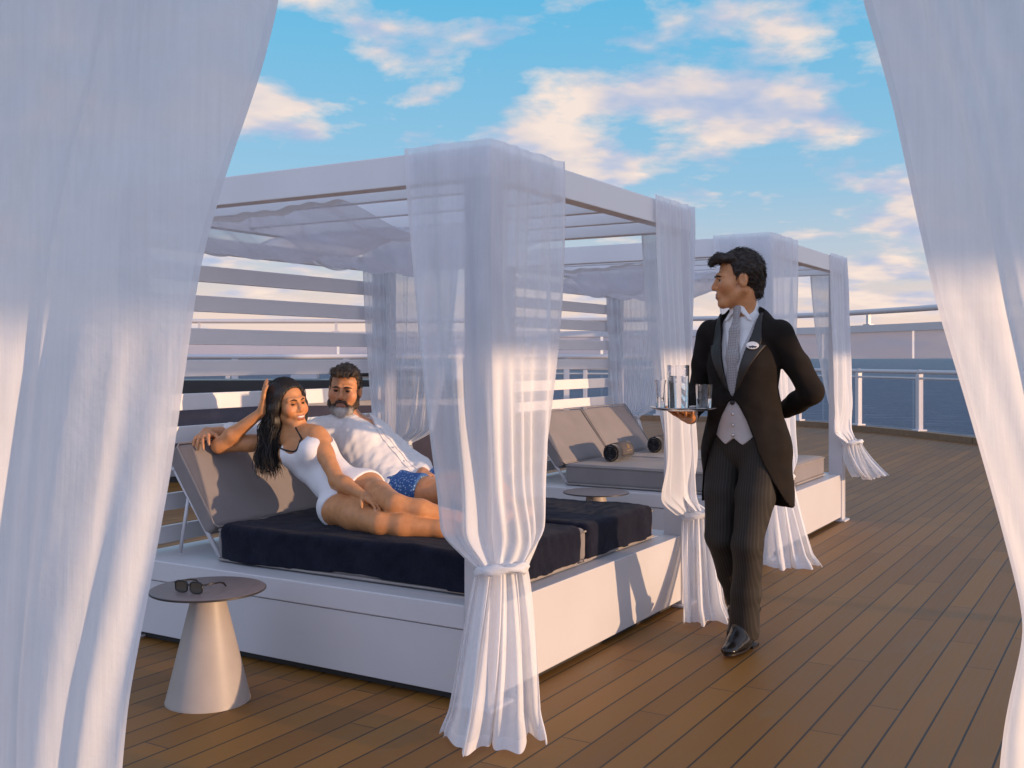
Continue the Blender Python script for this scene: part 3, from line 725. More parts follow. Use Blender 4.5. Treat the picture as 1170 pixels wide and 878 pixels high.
# swags of voile under the roofs
def swag(org, label, seed):
    nu, nv = 130, 70; s = np.linspace(.09, CW - .09, nu); t = np.linspace(0, 1, nv); S, T_ = np.meshgrid(s, t)
    rg = np.random.RandomState(seed); ph = rg.uniform(0, 6.28, 5)
    D = .80 + 1.23 * T_ + .05 * np.sin(3 * S + ph[0]) * (1 - T_)
    x = (S - .09) / (CW - .18)
    sag = np.abs(np.sin(np.pi * x * 2 + .25 * np.sin(3 * T_))) ** .8
    sag = sag ** 2
    Z = 2.015 - sag * (.10 + .10 * np.sin(np.pi * T_)) - .010 * np.sin(2 * np.pi * 4 * T_ + 2.0 * x + ph[1]) * (.4 + sag) - .004 * np.sin(2 * np.pi * 9 * T_ + 3 * x + ph[2])
    Z = Z - .04 * sstep(.9, 1, T_) * sag
    v = np.stack([S, D, Z], -1).reshape(-1, 3); i = np.arange(nv - 1)[:, None] * nu + np.arange(nu - 1)[None]
    f = np.stack([i, i + 1, i + nu + 1, i + nu], -1).reshape(-1, 4)
    o = sheet('roof_drape', v, f, nu, nv, 'voile_roof', label, 'voile drapes under the cabana roofs', org); o['category'] = 'drape'
swag(P0, 'sagging sheer drape slung under the roof of the nearest cabana', 2)
swag(P0 + U * 3.45, 'sagging sheer drape slung under the roof of the second cabana', 5)

# ------------------------------------------------------------------ the photographer's own canopy: frame out of sight, two curtains in view
fr = empty('canopy_frame', (.3, 1.7, 0), 0.085, 'white canopy frame that the two foreground curtains hang from', 'canopy')
for (x, y) in ((-1.95, 0), (1.95, 0), (-1.95, -2.6), (1.95, -2.6)):
    MB().box((x - .05, y - .05, 0), (x + .05, y + .05, 2.18)).build('post', 'white_paint', fr, bevel=.004)
for lo, hi in (((-2, -.05, 2.18), (2, .05, 2.30)), ((-2, -2.65, 2.18), (2, -2.55, 2.30)), ((-2, -2.549, 2.18), (-1.9, -.051, 2.298)), ((1.9, -2.549, 2.18), (2, -.051, 2.298))):
    MB().box(lo, hi).build('beam', 'white_paint', fr, bevel=.004)
def front_curtain(edge_px, Y0, side, far_top, far_tie, htie, label, seed, mat='voile_front'):
    """a sheet whose free edge follows edge_px (x by y in the photograph, at distance Y0); it gathers outward and down to a tie"""
    nu, nv = 220, 200
    ey = np.array([p[1] for p in edge_px], float); ex = np.array([p[0] for p in edge_px], float)
    hh = CAM_H + (HOR - ey) * Y0 / F_PX; xx = (ex - PW / 2) * Y0 / F_PX
    o_ = np.argsort(hh); hh, xx = hh[o_], xx[o_]
    h = np.linspace(2.19, .02, nv); xe = np.interp(h, hh, xx)
    for _ in range(14): xe[1:-1] = .25 * xe[:-2] + .5 * xe[1:-1] + .25 * xe[2:]
    u = np.linspace(0, 1, nu); rg = np.random.RandomState(seed); ph = rg.uniform(0, 6.28, 8); v = []
    for j, z_ in enumerate(h):
        t = np.clip((2.19 - z_) / (2.19 - htie), 0, 1); b = np.clip((htie - z_) / htie, 0, 1)
        far = far_top + (far_tie - far_top) * t ** 1.5 + side * .25 * b
        x = xe[j] + (far - xe[j]) * u ** 1.0
        wd_ = abs(far - xe[j]); a = .013 + .012 * t
        uu = u + .04 * np.sin(2 * np.pi * 1.7 * u + ph[6] + 1.1 * z_)
        y = Y0 + a * np.sin(2 * np.pi * 2.1 * uu + ph[0] + .7 * np.sin(1.5 * z_ + ph[1])) * np.clip(u * 6, .15, 1) \
            + .30 * a * np.sin(2 * np.pi * 6.1 * (uu + .06 * z_) + ph[2] + 1.9 * np.sin(1.3 * z_ + 5 * u + ph[3])) * np.clip(u * 8, .2, 1) * (.4 + .6 * np.sin(3.1 * u * 3 + 1.4 * z_ + ph[4]) ** 2) + .0035 * np.sin(2 * np.pi * 13 * (uu + .10 * z_) + ph[4] + 2.4 * z_) * np.sin(5 * u + 2 * z_ + ph[5]) \
            + .05 * np.sin(1.7 * z_ + ph[5]) * u + .11 * u * side * (1 if side > 0 else -1)
        x = x + .012 * np.sin(2 * np.pi * 5 * u + ph[7] + z_) * np.clip(u * 5, 0, 1)
        v.append(np.stack([x, y, z_ + 0 * x], 1))
    v = np.concatenate(v); i = np.arange(nv - 1)[:, None] * nu + np.arange(nu - 1)[None]
    f = np.stack([i, i + 1, i + nu + 1, i + nu], -1).reshape(-1, 4)
    return sheet('curtain', v, f, nu, nv, mat, label, 'big curtains framing the view')
front_curtain([(330, -110), (320, 0), (300, 80), (283, 130), (262, 190), (246, 245), (230, 305), (213, 420), (195, 540), (170, 680), (148, 800), (140, 878), (134, 960), (150, 1100)], 1.70,
              -1, -1.45, -1.15, .40, 'big white sheer curtain filling the left edge of the view', 3)
front_curtain([(962, -110), (985, 0), (1004, 60), (1020, 120), (1045, 240), (1070, 350), (1100, 450), (1138, 585), (1163, 680), (1171, 720), (1160, 770), (1148, 825), (1142, 878), (1136, 960), (1130, 1100)], 1.80,
              1, 1.75, 1.35, .86, 'big white sheer curtain sweeping down the right edge of the view', 8)

# ------------------------------------------------------------------ side tables
def make_table(label):
    t = empty('side_table', W(-.457, 1.009), ROT, label, 'table', 'round side tables with conical foot')
    MB().lathe([(.163, 0), (.163, .004), (.160, .012), (.066, .40), (.062, .428)], n=64).build('base', 'table_cone', t, auto=30)
    MB().lathe([(.205, .428), (.219, .4295), (.221, .434), (.2195, .4385), (.214, .440)], n=72).build('tabletop', ['stone_top'], t, auto=40)
    MB().lathe([(.2195, .4295), (.2225, .431), (.2225, .4365), (.2195, .438)], n=72).build('rim', 'dark_edge', t, auto=40)
    return t
tab1 = make_table('round side table with pale conical foot beside the left curtain, sunglasses on it')
tab2 = copy_tree(tab1); tab2.location = W(-.457 + 3.45, 1.04); tab2['label'] = 'empty round side table between the two cabanas'
# sunglasses
sg = empty('sunglasses', Vector((-1.235, 4.03, .4405)), R(-24), 'dark rimmed sunglasses lying open on the side table', 'sunglasses')
def rim_pts(cx_, w, h, n=20):
    pts = []
    for k in range(n + 1):
        t = 2 * math.pi * k / n; c_, s_ = math.cos(t), math.sin(t)
        pts.append((cx_ + w * math.copysign(abs(c_) ** .6, c_), 0, .024 + h * math.copysign(abs(s_) ** .6, s_)))
    return pts
m = MB()
for cx_ in (-.036, .036): m.tube(rim_pts(cx_, .029, .021), .0032, 6, False)
m.tube([(-.009, 0, .030), (0, -.002, .033), (.009, 0, .030)], .0032, 6).tube([(-.064, 0, .036), (-.071, .004, .036)], .004, 6).tube([(.064, 0, .036), (.071, .004, .036)], .004, 6)
fo = m.build('front_frame', 'black_plastic', sg, smooth=True)
for cx_ in (-.036, .036):
    p = rim_pts(cx_, .028, .020)[:-1]; nn_ = len(p)
    MB().add([(x, -.0012, z_) for x, y, z_ in p] + [(x, .0012, z_) for x, y, z_ in p], [tuple(range(nn_)), tuple(reversed(range(nn_, 2 * nn_)))] + [(i, (i + 1) % nn_, (i + 1) % nn_ + nn_, i + nn_) for i in range(nn_)]).build('lens', 'sun_lens', sg)
for sx in (-1, 1):
    MB().tube([(sx * .071, .004, .036), (sx * .072, .09, .030), (sx * .068, .118, .022), (sx * .066, .136, .006)], [.0035, .0035, .004, .003], 6).build('temple', 'black_plastic', sg, smooth=True)

# ------------------------------------------------------------------ towels
def fitted_towel(org, s0, s1, d0, d1, zb, zt, label, seed):
    g = Grid((s0 - .03, d0 - .03, zb - .02), (s1 + .03, d1 + .03, zt + .05), .009); rd = .03
    def fn(X, Y, Z):
        q = [np.maximum(np.abs(X - (s0 + s1) / 2) - (s1 - s0) / 2 + rd, 0), np.maximum(np.abs(Y - (d0 + d1) / 2) - (d1 - d0) / 2 + rd, 0), np.maximum(np.abs(Z - (zb - .05 + zt) / 2) - (zt - zb + .05) / 2 + rd, 0)]
        return np.sqrt(q[0] ** 2 + q[1] ** 2 + q[2] ** 2) - rd
    g.d[:] = fn(*g.P()); g.cut(lambda X, Y, Z: zb - Z + 0 * X + 0 * Y)
    g.warp(folds(seed, 7, .006)); g.warp(folds(seed + 1, 18, .0055, 7, (1, .5, 1))); g.warp(folds(seed + 2, 48, .0022))
    o = g.build('beach_towel', 'navy_towel'); o.location = org; o.rotation_euler = (0, 0, ROT)
    return tag(o, label, 'towel', 'navy towels covering mattresses')
fitted_towel(P0, .127, .942, .085, 1.565, .402, .564, 'navy terry towel stretched over the near mattress under the woman', 21)
fitted_towel(P0, 1.00, 1.76, .085, 1.565, .402, .564, 'navy terry towel over the far mattress, under the bearded man', 31)
def towel_roll(org, s_, d_, ang, label):
    r = empty('towel_roll', org + U * s_ + V * d_ + Vector((0, 0, .548)), ROT + ang, label, 'towel', 'rolled towels on the second cabana bed')
    g = Grid((-.24, -.09, -.005), (.24, .09, .16), .005)
    g.rc((-.19, 0, .068), (.19, 0, .068), .066, .066, 0)
    g.cut(lambda X, Y, Z: np.abs(X) - .20 + .014 * np.cos(np.sqrt(Y ** 2 + (Z - .068) ** 2) * 420), 0.004); g.warp(folds(5, 30, .003))
    g.build('roll', 'black_towel', r)
    m = MB()
    n_ = 26; vs = []; fs = []
    for xx_ in (-.115, .135):
        for k in range(n_): 
            t = R(-20) + R(150) * k / (n_ - 1); vs.append((xx_, -.070 * math.cos(t), .068 + .070 * math.sin(t)))
    fs = [(k, k + 1, n_ + k + 1, n_ + k) for k in range(n_ - 1)]
    b_ = m.add(vs, fs).build('band', 'grey_towel', r, smooth=True); sd = b_.modifiers.new('thick', 'SOLIDIFY'); sd.thickness = .004; sd.offset = 1
    m = MB()
    def pt(x, t): return (x, -.0755 * math.cos(t), .068 + .0755 * math.sin(t))
    m.tube([pt(.03 + .022 * math.cos(k * .63), .55 + .22 * math.sin(k * .63)) for k in range(11)], .002, 5, False)
    m.tube([pt(.03, .30), pt(.03, .80)], .002, 5).tube([pt(.012, .55), pt(.048, .55)], .002, 5).tube([pt(-.03, .12), pt(.09, .12)], .0018, 5)
    m.build('emblem', 'gold_thread', r); return r
tr1 = towel_roll(P0 + U * 3.45, .60, 1.37, R(6), 'black rolled towel with grey band and gold emblem on the second bed')
tr2 = copy_tree(tr1); tr2.location = P0 + U * 3.45 + U * 1.47 + V * 1.39 + Vector((0, 0, .548)); tr2['label'] = 'second black rolled towel, partly hidden by the curtain behind the tray'
# ------------------------------------------------------------------ people
def head(G, c, Rm, s=1.0, female=False, smile=False):
    def p(x, y, z_): return A3(c) + Rm @ (np.array([x, y, z_]) * s)
    def rc(a, b, ra, rb, k=.012, op='add', flat=None): G.rc(p(*a), p(*b), ra * s, rb * s, k * s, flat, op)
    def el(a, r, k=.012, op='add'): G.ell(p(*a), np.array(r) * s, Rm, k * s, op)
    jw = .92 if female else 1.0
    el((0, -.018, .040), (.074, .095, .084), 0.0)                    # skull
    el((0, .028, -.035), (.060 * jw, .062, .082), .03)               # face
    for x in (-1, 1):
        rc((x * .057 * jw, -.012, -.045), (x * .026 * jw, .058, -.094), .019, .018, .022)   # jaw
        el((x * .043 * jw, .058, -.022), (.028, .026, .026), .030)   # cheekbone
        rc((x * .012, .085, .026), (x * .046, .068, .024), .010, .010, .014)     # brow ridge
    rc((-.016, .070, -.100), (.016, .070, -.100), .020, .020, .018)  # chin
    for x in (-1, 1):
        el((x * .031, .093, .006), (.017, .016, .011), .012, 'sub')  # eye sockets
    nl = .103 if female else .108
    rc((0, .086, .014), (0, nl - .002, -.026), .0085, .0105, .009)
    rc((0, nl - .004, -.030), (0, nl - .003, -.031), .0105, .0105, .006)
    for x in (-1, 1): el((x * .0125, .091, -.033), (.0085, .010, .0075), .006)
    el((0, .079, -.064), (.030, .018, .022), .014)                   # mouth mound
    rc((-.016, .0925, -.059), (.016, .0925, -.059), .0058, .0058, .005)
    rc((-.014, .0925, -.0715), (.014, .0925, -.0715), .0072, .0072, .005)
    if smile:
        for x in (-1, 1):
            rc((x * .015, .093, -.060), (x * .029, .080, -.053), .006, .005, .006)
            rc((x * .013, .092, -.073), (x * .029, .080, -.055), .0065, .005, .006)
        rc((-.021, .101, -.0635), (.021, .101, -.0635), .0052, .0052, .003, 'sub')
        for x in (-1, 1): el((x * .041, .066, -.036), (.022, .020, .020), .014)
    else: rc((-.022, .100, -.0652), (.022, .100, -.0652), .0024, .0024, .003, 'sub')
    for x in (-1, 1):                                                # ears
        el((x * .077, -.012, -.004), (.011, .020, .032), .007); el((x * .087, -.008, .000), (.007, .010, .017), .004, 'sub')
        lo_ = .0045 if smile else .0030
        rc((x * .020, .0835, .0125 - lo_), (x * .0315, .0865, .0145 - lo_), .0042, .0046, .003); rc((x * .0315, .0865, .0145 - lo_), (x * .044, .077, .0115 - lo_), .0046, .0040, .003)   # upper lid
        rc((x * .020, .0835, -.0075 + lo_ * .5), (x * .0315, .0855, -.0090 + lo_ * .5), .0038, .0042, .003); rc((x * .0315, .0855, -.0090 + lo_ * .5), (x * .044, .077, -.0065 + lo_ * .5), .0042, .0038, .003)
    return p
def face_paint(p, base, lip, s=1.0, blush=None):
    b = np.array(base); sp = []
    for x in (-.014, 0, .014):
        sp.append((p(x, .096, -.060), .006 * s, lip, .004)); sp.append((p(x * .9, .096, -.072), .007 * s, lip, .004))
    for x in (-1, 1):
        sp.append((p(x * .043, .075, -.028), .004, b * (1.08, .86, .82), .030))
        sp.append((p(x * .031, .085, .002), .006, b * (.84, .78, .76), .012))
    sp.append((p(0, .112, -.028), .003, b * (1.06, .86, .82), .016))
    return sp
def eyes(p, Rm, parent, s=1.0, look=(0, 1, 0), squint=1.0):
    for x in (-1, 1):
        c = p(x * .031, .0735, .002); g = MB(); d_ = Rm @ nrm(look)
        bm_v = []; n1, n2 = 14, 10
        for i in range(n2 + 1):
            for j in range(n1):
                a, b = math.pi * i / n2, 2 * math.pi * j / n1
                bm_v.append((math.sin(a) * math.cos(b), math.sin(a) * math.sin(b), math.cos(a)))
        f = [(i * n1 + j, i * n1 + (j + 1) % n1, (i + 1) * n1 + (j + 1) % n1, (i + 1) * n1 + j) for i in range(n2) for j in range(n1)]
        zq = Vector(d_.tolist()).to_track_quat('Z', 'Y')
        vs = [Vector(c.tolist()) + (zq @ Vector(q)) * .0125 * s for q in bm_v]
        o = g.add(vs, f).build('eye', ['eye_white', 'iris'], parent, smooth=True)
        for k, pl_ in enumerate(o.data.polygons): pl_.material_index = 1 if k // n1 < 3 else 0
def hand(G, w, d, n, thumb=1, size=1.0, curl=(.25, .3, .35, .4), spread=.10, tcurl=.3, bend=0.0):
    """w wrist, d towards the fingers, n where the palm faces; thumb = side (+1: d x n)"""
    w = A3(w); d = nrm(d); n = nrm(np.array(n) - d * np.dot(n, d)); sd = np.cross(d, n) * thumb; z_ = size
    def rot(a, b, t): return a * math.cos(t) + b * math.sin(t)
    d0 = rot(d, n, bend)
    G.rc(w, w + d * .02 * z_, .024 * z_, .026 * z_, .02, (n, .72))
    ln = (.072, .080, .074, .058); tips = []
    for i in range(4):
        o_ = (.030 - .0195 * i) * z_
        kn = w + d0 * (.088 - .004 * abs(i - 1)) * z_ + sd * o_
        G.rc(w + d0 * .018 * z_ + sd * o_ * .55, kn, .0155 * z_, .0112 * z_, .010)
        fd = nrm(d0 + sd * spread * (1.2 - .8 * i)); c = curl[i]; t = c * .8; a = kn
        for q, (fr_, ra, rb_) in enumerate(((.46, .0096, .0084), (.30, .0084, .0076), (.24, .0076, .0062))):
            dd = rot(fd, n, t); b = a + dd * ln[i] * fr_ * z_; G.rc(a, b, ra * z_, rb_ * z_, .0035); a = b; t += c
        tips.append(a)
    G.rc(w + d0 * .03 * z_ + sd * .012 * z_, w + d0 * .06 * z_ + sd * .020 * z_ + n * .008 * z_, .018 * z_, .014 * z_, .012)
    a = w + d0 * .026 * z_ + sd * .026 * z_; t1 = nrm(d0 * .62 + sd * .75 + n * .25)
    b = a + t1 * .042 * z_; G.rc(a, b, .0135 * z_, .0105 * z_, .010)
    t2 = nrm(t1 + d0 * .5 + n * tcurl - sd * tcurl * .6); c = b + t2 * .030 * z_; G.rc(b, c, .0105 * z_, .0092 * z_, .004)
    t3 = nrm(t2 + n * tcurl * .5 - sd * tcurl * .3); G.rc(c, c + t3 * .025 * z_, .0092 * z_, .0070 * z_, .004)
    return tips
def foot(G, ank, toe_dir, up, size=1.0, side=1):
    a = A3(ank); t = nrm(toe_dir); u_ = nrm(np.array(up) - t * np.dot(up, t)); s_ = np.cross(t, u_) * side
    G.rc(a, a - u_ * .05 * size - t * .03 * size, .034 * size, .030 * size, .02)
    G.rc(a - u_ * .045 * size - t * .02 * size, a - u_ * .055 * size + t * .115 * size, .034 * size, .028 * size, .03, (u_, .7))
    G.rc(a + t * .02, a - u_ * .045 * size + t * .10 * size, .034 * size, .024 * size, .03)
    for i in range(5):
        b = a - u_ * .062 * size + t * (.125 - .006 * i * i * .6) * size + s_ * (.030 - .0155 * i) * size
        r_ = (.0135, .0105, .0098, .0092, .0085)[i] * size
        G.rc(b - t * .03 * size, b + t * (.028 - .003 * i) * size, r_ * 1.1, r_, .006)
def limb(G, pts, rs, k=.03, flat=None):
    for (a, b), (ra, rb_) in zip(zip(pts[:-1], pts[1:]), zip(rs[:-1], rs[1:])): G.rc(a, b, ra, rb_, k, flat)
def mixp(a, b, t): return A3(a) * (1 - t) + A3(b) * t
def calf(G, kn, an, back, r=(.052, .056, .034), k=.03):
    kn = A3(kn); an = A3(an); m_ = mixp(kn, an, .30) + nrm(back) * .012
    G.rc(kn, m_, r[0], r[1], k); G.rc(m_, mixp(kn, an, .72), r[1], r[2] * 1.12, k); G.rc(mixp(kn, an, .72), an, r[2] * 1.12, r[2], k)
def thigh(G, hp, kn, r=(.085, .055), k=.04):
    G.rc(hp, mixp(hp, kn, .45), r[0], r[0] * .86, k); G.rc(mixp(hp, kn, .45), kn, r[0] * .86, r[1], k)
def arm(G, sh, elb, wr, r=(.044, .036, .024), k=.022):
    G.rc(sh, mixp(sh, elb, .4), r[0], r[0] * .92, k); G.rc(mixp(sh, elb, .4), elb, r[0] * .92, r[1] * .95, k)
    G.rc(elb, mixp(elb, wr, .30), r[1], r[1] * 1.05, k); G.rc(mixp(elb, wr, .30), wr, r[1] * 1.05, r[2], k)
def locks(name, mat, parent, strands, n=6):
    m = MB()
    for pts, rs in strands: m.tube(pts, rs, n)
    return m.build(name, mat, parent, smooth=True)
def strands_on(o, name, mat, parent, mw, flow, n, ln, r, seed=0, lift=.0015, keep=None):
    me = o.data; rg = np.random.RandomState(seed); k = len(me.vertices)
    co = np.empty(k * 3, np.float32); me.vertices.foreach_get('co', co); co = co.reshape(-1, 3)
    no = np.empty(k * 3, np.float32); me.vertices.foreach_get('normal', no); no = no.reshape(-1, 3)
    pick = rg.choice(k, min(n * 2, k), False); m = MB(); c = 0
    for i in pick:
        p, q = co[i], no[i]
        if keep is not None and not keep(p, q): continue
        f = flow(p, q); f = f - q * np.dot(f, q); l_ = np.linalg.norm(f)
        if l_ < 1e-3: continue
        f = f / l_ + rg.normal(size=3) * .16; f = f - q * np.dot(f, q); f /= np.linalg.norm(f); L_ = ln * rg.uniform(.5, 1.3); up = lift * rg.uniform(.2, 1.6); rr = r * rg.uniform(.6, 1.3)
        pts = [p - q * .002 - f * L_ * .3, p + q * up, p + q * up * 1.5 + f * L_ * .35, p + f * L_ * .75 - q * (L_ * L_ * 3.2 - up * .8)]
        m.tube(pts, [rr * .6, rr, rr * .9, rr * .2], 4, False); c += 1
        if c >= n: break
    return adopt(m.build(name, mat, None, smooth=True), parent, mw)
def spline(pts, n=12):
    pts = [A3(q) for q in pts]; P_ = [2 * pts[0] - pts[1]] + pts + [2 * pts[-1] - pts[-2]]; out_ = []
    for i in range(1, len(P_) - 2):
        for t in np.linspace(0, 1, n, endpoint=False):
            a, b, c, d = P_[i - 1:i + 3]
            out_.append(.5 * ((2 * b) + (-a + c) * t + (2 * a - 5 * b + 4 * c - d) * t * t + (-a + 3 * b - 3 * c + d) * t ** 3))
    out_.append(pts[-1]); return out_
def wl(x, y, z_=0): return np.array([x * U.x + y * U.y, x * V.x + y * V.y, z_])    # world direction -> cabana axes

# ---- the woman, half lying on her side on the near mattress (cabana axes: s, d, h)
wo = empty('person', W(.50, 1.05, .56), 0, 'smiling woman in white swimsuit with long dark hair, head propped on her hand', 'person', 'couple on the daybed')
wo_m = Matrix.Translation(P0) @ Matrix.Rotation(ROT, 4, 'Z')
def adopt(o, parent, mw):                                             # mesh made in another frame, kept in place under its thing
    o.parent = parent; o.matrix_parent_inverse = Matrix.Identity(4)
    o.matrix_local = Matrix.Translation(-Vector(parent.location)) @ mw; return o
RS, LS = A3((.490, 1.605, .922)), A3((.505, 1.300, .962))
RE, RW = A3((.340, 1.790, .905)), A3((.412, 1.570, 1.078))
LE, LW = A3((.398, 1.085, .770)), A3((.355, .890, .715))
RH, LH = A3((.425, 1.105, .640)), A3((.555, 1.045, .715))
RK, LK = A3((.285, .745, .612)), A3((.345, .705, .690))
RA, LA = A3((.430, .400, .588)), A3((.545, .395, .600))
NB = A3((.530, 1.475, .958)); HC = A3((.505, 1.488, 1.112))
fw = nrm(wl(.74, -.67, 0.02)); upv = nrm(wl(-.20, .02, .98) + np.array([0, 0, 0])); FR = frame(fw, upv)
TF = nrm(np.cross(LS - RS, NB - (RH + LH) / 2)) * 1.0                 # chest normal
if TF[0] > 0: TF = -TF
G = Grid((.13, .22, .545), (.78, 1.90, 1.275), .0042)
pel = (RH + LH) / 2; wst = mixp(pel, NB, .36) + A3((.0, .0, -.012)); rib = mixp(pel, NB, .66)
PF = nrm(np.cross(LH - RH, wst - pel)); PF = -PF if PF[0] > 0 else PF
G.rc(RH, LH, .092, .092, 0.0); G.rc(pel, wst, .118, .092, .05, (TF, .80)); G.rc(wst, rib, .092, .112, .05, (TF, .76))
G.rc(rib, mixp(rib, NB, .75), .118, .085, .05, (TF, .70)); G.rc(RS, LS, .040, .042, .045)
G.rc(mixp(RS, NB, .3), mixp(LS, NB, .3), .046, .046, .05)
lat = nrm(LS - RS); upt = nrm(NB - pel)
for q in (-1, 1):
    bc_ = rib + lat * (.066 * q) + TF * .075 + upt * .012
    G.ell(bc_, (.060, .060, .058), None, .035)
G.rc(mixp(pel, RH, .5) - TF * .06, mixp(pel, LH, .5) - TF * .06, .085, .08, .05)
G.rc(NB - upt * .02, HC + FR @ np.array([0, -.022, -.06]), .048, .046, .035)
arm(G, RS, RE, RW, (.043, .037, .0225)); arm(G, LS, LE, LW, (.043, .036, .0225))
thigh(G, LH, LK, (.078, .050), .022); calf(G, LK, LA, (-.3, -.2, 0), (.046, .052, .032), .02)
G2 = Grid((.13, .22, .545), (.78, 1.90, 1.275), .0042)
thigh(G2, RH, RK, (.082, .050)); calf(G2, RK, RA, (-.2, .3, 0), (.046, .052, .032), .02)
G.merge((slice(None),) * 3, G2.d, .008, 'add')
foot(G, RA, (RA - RK) * (1, 1, .3) + A3((.02, -.02, 0)), (-.4, -.1, .6), .92); foot(G, LA, (LA - LK) * (1, 1, .3), (-.4, -.1, .6), .92)
pw_ = head(G, HC, FR, .97, True, True)
hd = HC + FR @ np.array([-.078, .0, .045]) - RW
tipsR = hand(G, RW, FR @ np.array([-.16, .06, 1.0]), HC - RW + A3((0, 0, .03)), 1, .95, (.12, .12, .14, .18), .06, .15)
tipsL = hand(G, LW, A3((.335, .800, .690)) - LW, (-.2, .0, -1), -1, .90, (.18, .2, .22, .25), .10, .2)
Gw = G
bo = G.build('body', 'skin_woman'); adopt(bo, wo, wo_m)
b_ = SKIN_BASE['skin_woman']
sp = face_paint(pw_, b_, (.36, .11, .075), .97)
for t in tipsR + tipsL: sp.append((t, .006, (.46, .25, .16), .003))
paint(bo, b_, sp)
eyes(pw_, FR, wo, .9, (.25, 1, 0))
for o in [c for c in wo.children if c.name.startswith('eye')]: adopt(o, wo, wo_m)
m = MB(); tp = [pw_(x, .0985 - 14 * x * x, -.0640 + 6 * x * x) for x in np.linspace(-.021, .021, 9)]
adopt(m.tube(tp, [.002, .004, .0046, .005, .005, .005, .0046, .004, .002], 8).build('teeth', 'tooth', None, smooth=True), wo, wo_m)
for x in (-1, 1):
    adopt(MB().tube([pw_(x * q, y_, z_) for q, y_, z_ in ((.014, .0955, .0205), (.028, .0925, .0255), (.046, .0785, .0215))], [.0022, .0034, .0012], 6).build('eyebrow', 'hair_black', None, smooth=True), wo, wo_m)
    adopt(MB().tube([pw_(x * q, y_, z_) for q, y_, z_ in ((.018, .0865, .003), (.030, .0885, .0065), (.043, .080, .003))], [.0010, .0020, .0012], 6).build('eyelash', 'hair_black', None, smooth=True), wo, wo_m)
# swimsuit: the torso again a little larger, cut by neckline, leg holes and armholes
G = Grid((.28, .90, .55), (.80, 1.72, 1.05), .0042); off_ = .006
G.rc(RH, LH, .092 + off_, .092 + off_, 0.0); G.rc(pel, wst, .118 + off_, .092 + off_, .05, (TF, .80)); G.rc(wst, rib, .092 + off_, .112 + off_, .05, (TF, .76))
G.rc(rib, mixp(rib, NB, .75), .118 + off_, .085 + off_, .05, (TF, .70))
for q in (-1, 1): G.ell(rib + lat * (.066 * q) + TF * .075 + upt * .012, (.060 + off_, .060 + off_, .058 + off_), None, .05)
G.rc(mixp(pel, RH, .5) - TF * .06, mixp(pel, LH, .5) - TF * .06, .085 + off_, .08 + off_, .05)
G.rc(mixp(RS, NB, .3), mixp(LS, NB, .3), .046 + off_ - .004, .046 + off_ - .004, .05)
def tl(X, Y, Z, o=rib):                                               # torso axes: x to her left, y forward, z towards the neck
    q = [X - o[0], Y - o[1], Z - o[2]]; up2 = nrm(upt - TF * np.dot(upt, TF))
    return [sum(q[i] * a[i] for i in range(3)) for a in (lat, TF, up2)]
def neckline(X, Y, Z):
    x, y, z_ = tl(X, Y, Z); return z_ - (.012 + .085 * np.clip(np.abs(x) / .085, 0, 1.2) ** 2.0 - .16 * np.clip(-y, 0, .2))
suit_d = G.d.copy(); suit_g = G
G.cut(neckline)
G.cut(lambda X, Y, Z: (lambda q: np.minimum(q[2] - .045, np.abs(q[0]) - .088))(tl(X, Y, Z)))
for hp, kn in ((RH, RK), (LH, LK)):
    ax = nrm(kn - hp); side = nrm((hp - pel)); nn_ = nrm(ax + side * .42 + upt * -.05)
    G.cut(lambda X, Y, Z, nn_=nn_, hp=hp, side=side: (X - hp[0] + side[0] * .075) * nn_[0] + (Y - hp[1] + side[1] * .075) * nn_[1] + (Z - hp[2] + side[2] * .075) * nn_[2] - .070)
for sh in (RS, LS): G.ell(sh - upt * .02, (.062, .062, .062), None, 0.0, 'sub')
G.warp(folds(12, 34, .0012))
sw = G.build('swimsuit', 'swim_white'); adopt(sw, wo, wo_m)
# dark trim along the neckline, straps
gz = Gw
def on_body(pt, dirn, lift=.004):
    pt = A3(pt); dirn = nrm(dirn)
    for t in np.linspace(.22, -.10, 260):
        q = pt + dirn * t; i = np.round((q - suit_g.lo) / suit_g.h).astype(int)
        if (i < 0).any() or (i >= suit_g.n).any(): continue
        if suit_d[tuple(i)] < 0: return q + dirn * .002
    return pt
up2 = nrm(upt - TF * np.dot(upt, TF)); m = MB()
nl_ = [on_body(rib + lat * x + up2 * (.014 + .085 * min(abs(x) / .085, 1.2) ** 2.0), TF) for x in np.linspace(-.088, .088, 19)]
m.tube(nl_, .0042, 6)
for q in (-1, 1):
    sh = RS if q < 0 else LS; top_ = mixp(sh, NB, .34) + upt * .046
    e0 = nl_[0] if q < 0 else nl_[-1]
    mid = on_body(mixp(e0, top_, .55), TF); m.tube(spline([e0, mid, on_body(mixp(e0, top_, .85), nrm(TF + upt * .7)), top_, mixp(sh, NB, .40) - TF * .075 - upt * .02], 6), .0040, 6)
adopt(m.build('swimsuit_trim', 'swim_trim', None, smooth=True), wo, wo_m)
